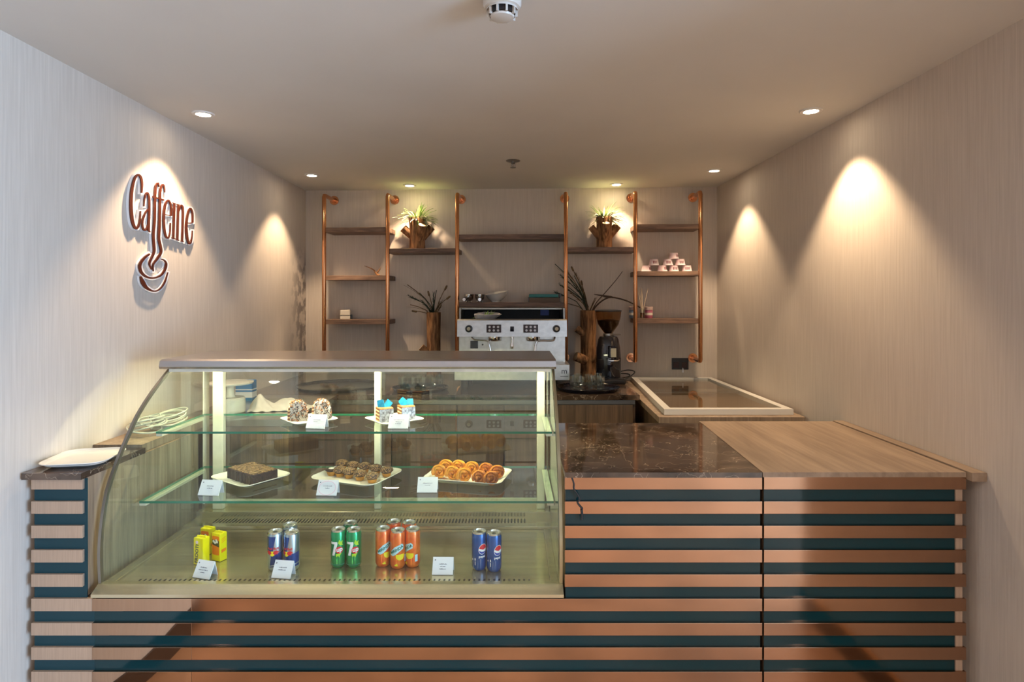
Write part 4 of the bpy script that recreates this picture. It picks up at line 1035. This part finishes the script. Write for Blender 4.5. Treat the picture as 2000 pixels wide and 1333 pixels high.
# cupcakes
cc = [(690-16, 918, 0), (691+0, 0, 0)]
pos = [(648, 927), (668, 915), (689, 919), (712, 921), (734, 925), (755, 929), (664, 929), (682, 932), (703, 936), (727, 941)]
lab = ['far left end', 'rear left, standing highest', 'second in the rear row', 'third in the rear row', 'fourth in the rear row', 'far right end', 'front left', 'second in the front row', 'third in the front row', 'front right, nearest']
cup0 = None
zc = ZL+.0094
for i, ((px, py), lb) in enumerate(zip(pos, lab)):
    v = onz(px, py+2, zc); v.z = zc
    L = f'chocolate-topped sprinkled cupcake, {lb} of the plate'
    if cup0 is None:
        cup0 = thing('cupcake', 'small dark-topped cupcake with a dab of cream at the left end of the plate', 'cupcake', v, 0, 'cupcakes on the lower shelf')
        b = MB(); b.lathe([(.0001, 0), (.014, 0), (.018, .012), (.021, .022), (.0001, .023)], 20, fn=lambda a, z: 1+.04*math.cos(9*a)); cb = b.build('cake_base', 'muffin', cup0)
        b = MB(); b.lathe([(.021, .019), (.025, .022), (.025, .026), (.0001, .028)], 20, fn=lambda a, z: 1+.04*math.cos(5*a)); b.build('chocolate_top', 'choc', cup0)
        b = MB(); b.sphere((0, 0, .029), .013, sz=.3); b.build('cream_dab', 'white_ceramic', cup0)
    elif i == 1:
        c2 = thing('cupcake', L, 'cupcake', v, .5, 'cupcakes on the lower shelf')
        b = MB(); b.lathe([(.0001, 0), (.014, 0), (.018, .012), (.020, .020), (.0001, .021)], 20, fn=lambda a, z: 1+.04*math.cos(9*a)); b.build('cake_base', 'muffin', c2)
        b = MB(); b.lathe([(.020, .016), (.0215, .020), (.0001, .022)], 20); b.build('chocolate_band', 'choc', c2)
        b = MB(); b.lathe([(.019, .020), (.0255, .021), (.026, .026), (.022, .034), (.012, .039), (.0001, .040)], 22, fn=lambda a, z: 1+.04*math.cos(6*a)); b.build('sprinkled_top', 'sprinkle_top', c2)
    else: dup(c2, v, i*1.1, L)
# pastry swirls
def swirl(loc, rz, label, m):
    t = thing('pastry_swirl', label, 'pastry', loc, rz, 'golden pastry swirls on the lower shelf')
    pts = []; rad = []
    for k in range(46):
        a = k*.36; r = .003+.0015*a; pts.append((r*math.cos(a), -.005+.0022*math.sin(k*1.1)-.006*(1-k/46), r*math.sin(a)+.0280)); rad.append(.0055+.0012*math.sin(k*.9))
    b = MB(); b.tube(pts, rad, 8); b.build('coil', m, t)
    b = MB(); b.cyl((0, -.004, .0280), (0, .020, .026), .0245, .021, 22); b.build('dough_body', 'pastry', t)
    return t
ps = [(859, 934), (885, 937), (907, 941), (938, 946), (960, 948), (872, 923), (897, 924), (922, 927), (951, 930), (972, 935)]
pl = ['front row, leftmost', 'front row, second from left', 'front row, middle', 'front row, fourth from left', 'front row, rightmost', 'rear row, leftmost', 'rear row, second from left', 'rear row, middle', 'rear row, fourth from left', 'rear row, rightmost']
s0 = s1 = None
for i, ((px, py), lb) in enumerate(zip(ps, pl)):
    v = onz(px, py+1, ZL+.0094); L = f'golden spiral pastry, {lb} on the plate'; rz = random.uniform(-.3, .4)
    dark = i in (3, 4, 8, 9)
    if dark:
        s1 = dup(s1, v, rz, L) if s1 else swirl(v, rz, L, 'pastry_dark')
    else:
        s0 = dup(s0, v, rz, L) if s0 else swirl(v, rz, L, 'pastry')
# price cards
def card(px, py, z, w_, label, lines, rz=0, ring=False, y=None, h=.048):
    v = onz(px, py, z+.0008) if y is None else Vector(((px-CX)*y/F, y, z+.0008))
    t = thing('price_card', label, 'price card', v, rz, 'price cards in the display case')
    h2 = h; dy = .028
    b = MB(); b.prism([(-.0, 0), (-.001, .002), (dy-.001, h2+.002), (dy+.001, h2), (dy+.012, 0), (dy+.0105, 0), (dy, h2-.003), (.004, .0)], -w_/2, w_/2, 'X'); b.build('tent', 'card_white', t)
    ang = math.atan2(h2, dy)
    mt = Matrix.Translation((0, -.0022, .002)) @ Matrix.Rotation(ang, 4, 'X')
    L = math.hypot(h2, dy); b = MB(); rr = random.Random(int(px))
    # star mark in the corner
    st = []
    for k in range(10): a = PI/2+k*PI/5; r = .0032 if k % 2 == 0 else .0014; st.append((-w_*.38+r*math.cos(a), L*.83+r*math.sin(a)))
    b.prism(st, 0, .0004, 'Z', mtx=mt)
    for i, wd in enumerate(lines):   # the card's small illegible lines of print
        y0 = L*(.58-.14*i); x0 = -wd*w_/2; x = x0
        while x < -x0:
            q = rr.uniform(.0010, .0022); hh = rr.choice((.0018, .0018, .0026))
            b.box(x, x+q, y0, y0+hh, 0, .0004, mtx=mt); x += q+rr.choice((.0007, .0007, .0022))
    b.build('print', 'ink', t)
    if ring:
        b = MB(); b.tube([(w_*.42*math.cos(a), L*.47+L*.45*math.sin(a), .0003) for a in [2*PI*k/36 for k in range(37)]], .0005, 5, mtx=mt); b.build('ring_mark', 'ink_pink', t, label='pink circle')
card(615, 838, ZU, .073, 'price card before the creamy cake slices', (.42, .25), -.12)
card(777, 838, ZU, .076, 'price card before the blue-topped cake slices', (.5, .3, .3), -.06)
card(406, 969, ZL, .078, 'price card in front of the brownie cake', (.32, .24), -.10)
card(637, 969, ZL, .074, 'price card with a pink circle before the cupcakes', (.4, .2), -.05, True)
card(834, 963, ZL, .074, 'price card in front of the golden pastry swirls', (.45, .24), -.0)
card(392, 1131, zfl, .066, 'price card in front of the yellow juice cartons', (.42, .55, .25), -.28)
card(548, 1131, zfl, .066, 'price card in front of the silver and blue cans', (.36, .42), -.14)
card(864, 1124, zfl, .070, 'price card standing alone between orange and blue cans', (.36, .24, .3), -.02)

# ---------------------------------------------------------------- cans and cartons
RC = .0258; HC = .130
def wrap(b, th0):
    for v in b.bm.verts:
        R = RC-v.co.y; a = th0+v.co.x/RC; z = v.co.z
        v.co = Vector((R*math.sin(a), -R*math.cos(a), z))
def decal(t, name, shapes, m, th0=0, lift=.0003, label=None):
    """flat shapes (x, z) wrapped round the can; th0 = angle of their centre from the front"""
    b = MB()
    for sh in shapes:
        if sh[0] == 'poly':
            vs = [b.bm.verts.new((x, 0, z)) for x, z in sh[1]]; b.bm.faces.new(vs)
        elif sh[0] == 'text':
            _, s_, size, x, z, rot, shear = sh
            me = text_me(s_, size, shear=shear, bold=size*.03)
            b.add_mesh(me, Matrix.Translation((x, 0, z)) @ Matrix.Rotation(PI/2, 4, 'X') @ Matrix.Rotation(rot, 4, 'Z')); bpy.data.meshes.remove(me)
    if len(b.bm.faces):
        for xx in [-.04+.004*k for k in range(21)]:
            bmesh.ops.bisect_plane(b.bm, geom=list(b.bm.verts)+list(b.bm.edges)+list(b.bm.faces), plane_co=(xx, 0, 0), plane_no=(1, 0, 0))
    for v in b.bm.verts: v.co.y = -lift
    wrap(b, th0)
    return b.build(name, m, t, label=label, fixn=False)
def ell(cx, cz, rx, rz_, n=28, a0=0, a1=2*PI, tilt=0):
    out = []
    for k in range(n):
        a = a0+(a1-a0)*k/(n if a1-a0 > 6.2 else n-1); x, z = rx*math.cos(a), rz_*math.sin(a)
        out.append((cx+x*math.cos(tilt)-z*math.sin(tilt), cz+x*math.sin(tilt)+z*math.cos(tilt)))
    return out
def can(label, group, m, loc, rz, hc=HC):
    t = thing('drink_can', label, 'can', loc, rz, group)
    b = MB(); b.lathe([(.0001, .003), (.018, .001), (.020, 0), (.0235, .005), (RC, .012), (RC, hc-.013), (.0235, hc-.006)], 40, cap=False); b.build('body', m, t)
    b = MB(); b.lathe([(.0236, hc-.0062), (.0240, hc-.001), (.0232, hc), (.0225, hc-.001), (.0212, hc-.0065), (.0200, hc-.0065), (.0195, hc-.005), (.0001, hc-.005)], 40); lid = b.build('lid', 'chrome' if False else 'can_lid', t)
    b = MB(); b.prism([(x, y-.002) for x, y in rsq(.006, .0095, .004, 4)], hc-.0048, hc-.0036, 'Z'); b.cyl((0, 0, hc-.0048), (0, 0, hc-.003), .0022, n=10); b.build('pull_tab', 'chrome', lid)
    return t
mat('can_lid', (.66, .65, .60), .25, .9)
ZCN = zfl+.0008
def cpos(px, py):   # py = bottom front of the can
    v = onz(px, py, ZCN); v.y += RC; v.x = (px-CX)*v.y/F; return v
# green cans
g1 = can('green lemon-lime can, front left of its trio', 'green cans on the case floor', 'can_green', cpos(661, 1112), .10)
decal(g1, 'numeral', [('poly', [(-.021, .092), (.004, .092), (.0045, .085), (-.006, .045), (-.0155, .045), (-.006, .084), (-.021, .084)])], 'can_white', -.12, label='white numeral 7')
decal(g1, 'red_spot', [('poly', ell(.010, .064, .0125, .012))], 'print_red', -.1, .0005)
decal(g1, 'lettering', [('text', 'up', .021, .010, .066, .12, .15)], 'can_white', -.1, .0008)
decal(g1, 'lime_splash', [('poly', [(.006, .088), (.010, .100), (.015, .092), (.022, .096), (.020, .086), (.023, .080), (.013, .080)]), ('poly', [(-.002, .050), (.018, .054), (.012, .045), (.010, .038), (.006, .046), (.001, .040)])], 'print_lime', -.1, .0004)
decal(g1, 'dark_band', [('poly', [(-.03, .005+.01), (-.03, .012), (.03, .012), (.03, .015)])], 'print_green', -.1)
dup(g1, cpos(691, 1112), .16, 'green lemon-lime can, front right of its trio')
dup(g1, cpos(684, 1097), .3, 'green lemon-lime can at the back of its trio, mostly hidden')
# orange cans
o1 = can('orange soda can, front left of its cluster', 'orange cans on the case floor', 'can_orange', cpos(748, 1110), .35)
decal(o1, 'label_patch', [('poly', [(-.024, .048), (-.020, .062), (-.004, .078), (.020, .088), (.027, .082), (.026, .070), (.012, .062), (-.004, .050), (-.012, .046)])], 'print_cyan', 0, .0003)
decal(o1, 'lettering', [('text', 'MIRINDA', .0125, .001, .067, .50, .1)], 'print_green', 0, .0008)
decal(o1, 'orange_slice', [('poly', ell(.014, .046, .015, .014, a0=PI, a1=2*PI)+[(.029, .052), (-.001, .052)]), ('poly', [(-.006, .016), (.004, .022), (.006, .012), (-.004, .008+.005)])], 'print_yellow', 0, .0005)
decal(o1, 'info_panel', [('poly', [(.034, .022), (.044, .022), (.044, .046), (.034, .046)])], 'print_cyan', 0, .0004)
dup(o1, cpos(777, 1114), -.05, 'orange soda can, front middle of its cluster')
dup(o1, cpos(806, 1111), -.85, 'orange soda can, front right of its cluster')
dup(o1, cpos(769, 1094), .2, 'orange soda can, back left of its cluster')
dup(o1, cpos(799, 1096), .5, 'orange soda can, back right of its cluster')
# navy cola cans
p1 = can('dark blue cola can, left of the pair', 'dark blue cans on the case floor', 'can_navy', cpos(936, 1117), .0)
decal(p1, 'emblem_disc', [('poly', ell(.014, .075, .0145, .0145*1.25, tilt=-.35))], 'can_white', 0, .0003)
decal(p1, 'emblem_red', [('poly', ell(.014, .075, .0132, .0132*1.25, a0=.45, a1=PI+.1, tilt=-.35)+[(.006, .076), (.015, .073)])], 'print_red', 0, .0006)
decal(p1, 'emblem_blue', [('poly', ell(.014, .075, .0132, .0132*1.25, a0=PI+.5, a1=2*PI-.15, tilt=-.35)+[(.017, .066), (.008, .067)])], 'print_blue', 0, .0006)
decal(p1, 'lettering', [('text', 'pepsi', .011, .011, .050, 0, 0)], 'can_white', 0, .0006)
decal(p1, 'small_print', [('poly', [(-.015, .036), (-.0115, .036), (-.0115, .044), (-.015, .044)]), ('poly', [(-.014, .020), (-.012, .020), (-.012, .033), (-.014, .033)]), ('poly', [(-.026, .036), (-.022, .036), (-.024, .043)])], 'can_white', 0, .0005)
dup(p1, cpos(965, 1120), .06, 'dark blue cola can, right of the pair')
# energy cans
r1 = can('silver and blue energy drink can, front left of its trio', 'silver and blue cans on the case floor', 'can_silver', cpos(538, 1117), .25)
qb = [('poly', [(-.040, .117), (.005, .117), (-.004, .068), (-.040, .060)]), ('poly', [(-.010, .055), (.040, .066), (.040, .018), (-.016, .013)]),
      ('poly', [(.0405, .117), (.075, .117), (.075, .066), (.0405, .066)])]
decal(r1, 'blue_quadrants', qb, 'can_blue', -.05, .0003)
decal(r1, 'sun_disc', [('poly', ell(-.006, .060, .0085, .0085))], 'print_yellow', -.05, .0006)
bull = [(-.002, .0), (-.006, .007), (-.014, .009), (-.020, .006), (-.022, -.002), (-.018, .002), (-.017, -.006), (-.013, -.003), (-.009, -.007), (-.005, -.003)]
decal(r1, 'bull_emblem', [('poly', [(x-.006, z+.062) for x, z in bull]), ('poly', [(-x-.006, z+.062) for x, z in bull][::-1])], 'print_red', -.05, .0009)
decal(r1, 'lettering', [('text', 'Red Bull', .011, -.004, .077, 0, 0)], 'print_red', -.05, .0008)
decal(r1, 'silver_swoosh', [('poly', [(-.016, .012+.004), (.04, .026), (.04, .030), (-.016, .019)])], 'can_silver', -.05, .0006)
dup(r1, cpos(570, 1118), -.1, 'silver and blue energy drink can, front right of its trio')
dup(r1, cpos(566, 1101), .3, 'silver and blue energy drink can at the back of its trio')
# juice cartons
def carton(label, px, py, rz, kind, hx=.021, hy=.015, h=.094):
    v = onz(px, py, ZCN); v.y += .02
    t = thing('juice_carton', label, 'carton', v, rz, 'yellow juice cartons on the case floor')
    b = MB(); b.box(-hx, hx, -hy, hy, 0, h, bev=.0022)
    for v_ in b.bm.verts:
        if v_.co.z > h*.9: v_.co.x *= .97
    b.build('carton_body', 'carton_yellow', t)
    b = MB(); b.box(-hx*.9, hx*.9, -.002, .002, h-.001, h+.004, bev=.001); b.build('top_seam', 'carton_yellow', t)
    if kind == 'text':
        me = text_me('FROOTI', .0175, bold=.0006); b = MB(); b.add_mesh(me, Matrix.Translation((-.006, -hy-.0004, h*.42)) @ Matrix.Rotation(PI/2, 4, 'X') @ Matrix.Rotation(PI/2-.08, 4, 'Z') @ Matrix.Scale(1.05, 4, (1, 0, 0)))
        b.build('lettering', 'carton_dark', t); bpy.data.meshes.remove(me)
        b = MB(); b.sphere((-.006, -hy, h*.84), .006, sy=.08); b.build('mango_mark', 'cup_pink', t)
    else:
        b = MB(); b.prism(rsq(hx*.82, h*.34, .005, 4), -hy-.0003, -hy, 'Y', mtx=Matrix.Translation((0, 0, h*.56))); b.build('front_picture', 'print_orange', t)
        b = MB(); b.prism([(-hx*.8, h*.58), (hx*.8, h*.52), (hx*.8, h*.74), (-hx*.8, h*.76)], -hy-.0006, -hy-.0003, 'Y'); b.build('dark_band', 'carton_dark', t)
        b = MB()
        for cx_, cz_, r_ in ((-.010, .066*h/.094, .005), (-.003, .062*h/.094, .0045), (.006, .066*h/.094, .0055), (.003, .071*h/.094, .004)): b.sphere((cx_, -hy-.0006, cz_), r_, sy=.05)
        b.build('white_letter_blobs', 'can_white', t)
        b = MB()
        for k in range(3): b.prism([(-hy*.7+.002, h*.66+k*.006), (hy*.6, h*.72+k*.006), (hy*.6, h*.735+k*.006), (-hy*.7+.002, h*.675+k*.006)], hx, hx+.0004, 'X')
        b.prism([(-hy*.6, h*.30), (hy*.7, h*.34), (hy*.7, h*.44), (-hy*.6, h*.42)], hx, hx+.0004, 'X'); b.build('side_print', 'print_orange', t)
    return t
carton('yellow juice carton lettered up its side, nearest the price card', 388, 1106, -.30, 'text')
carton('yellow juice carton with an orange picture, right of the three', 423, 1098, -.42, 'pic', h=.098)
carton('yellow juice carton standing behind the other two', 401, 1084, -.30, 'pic', h=.092)

bpy.context.view_layer.update()
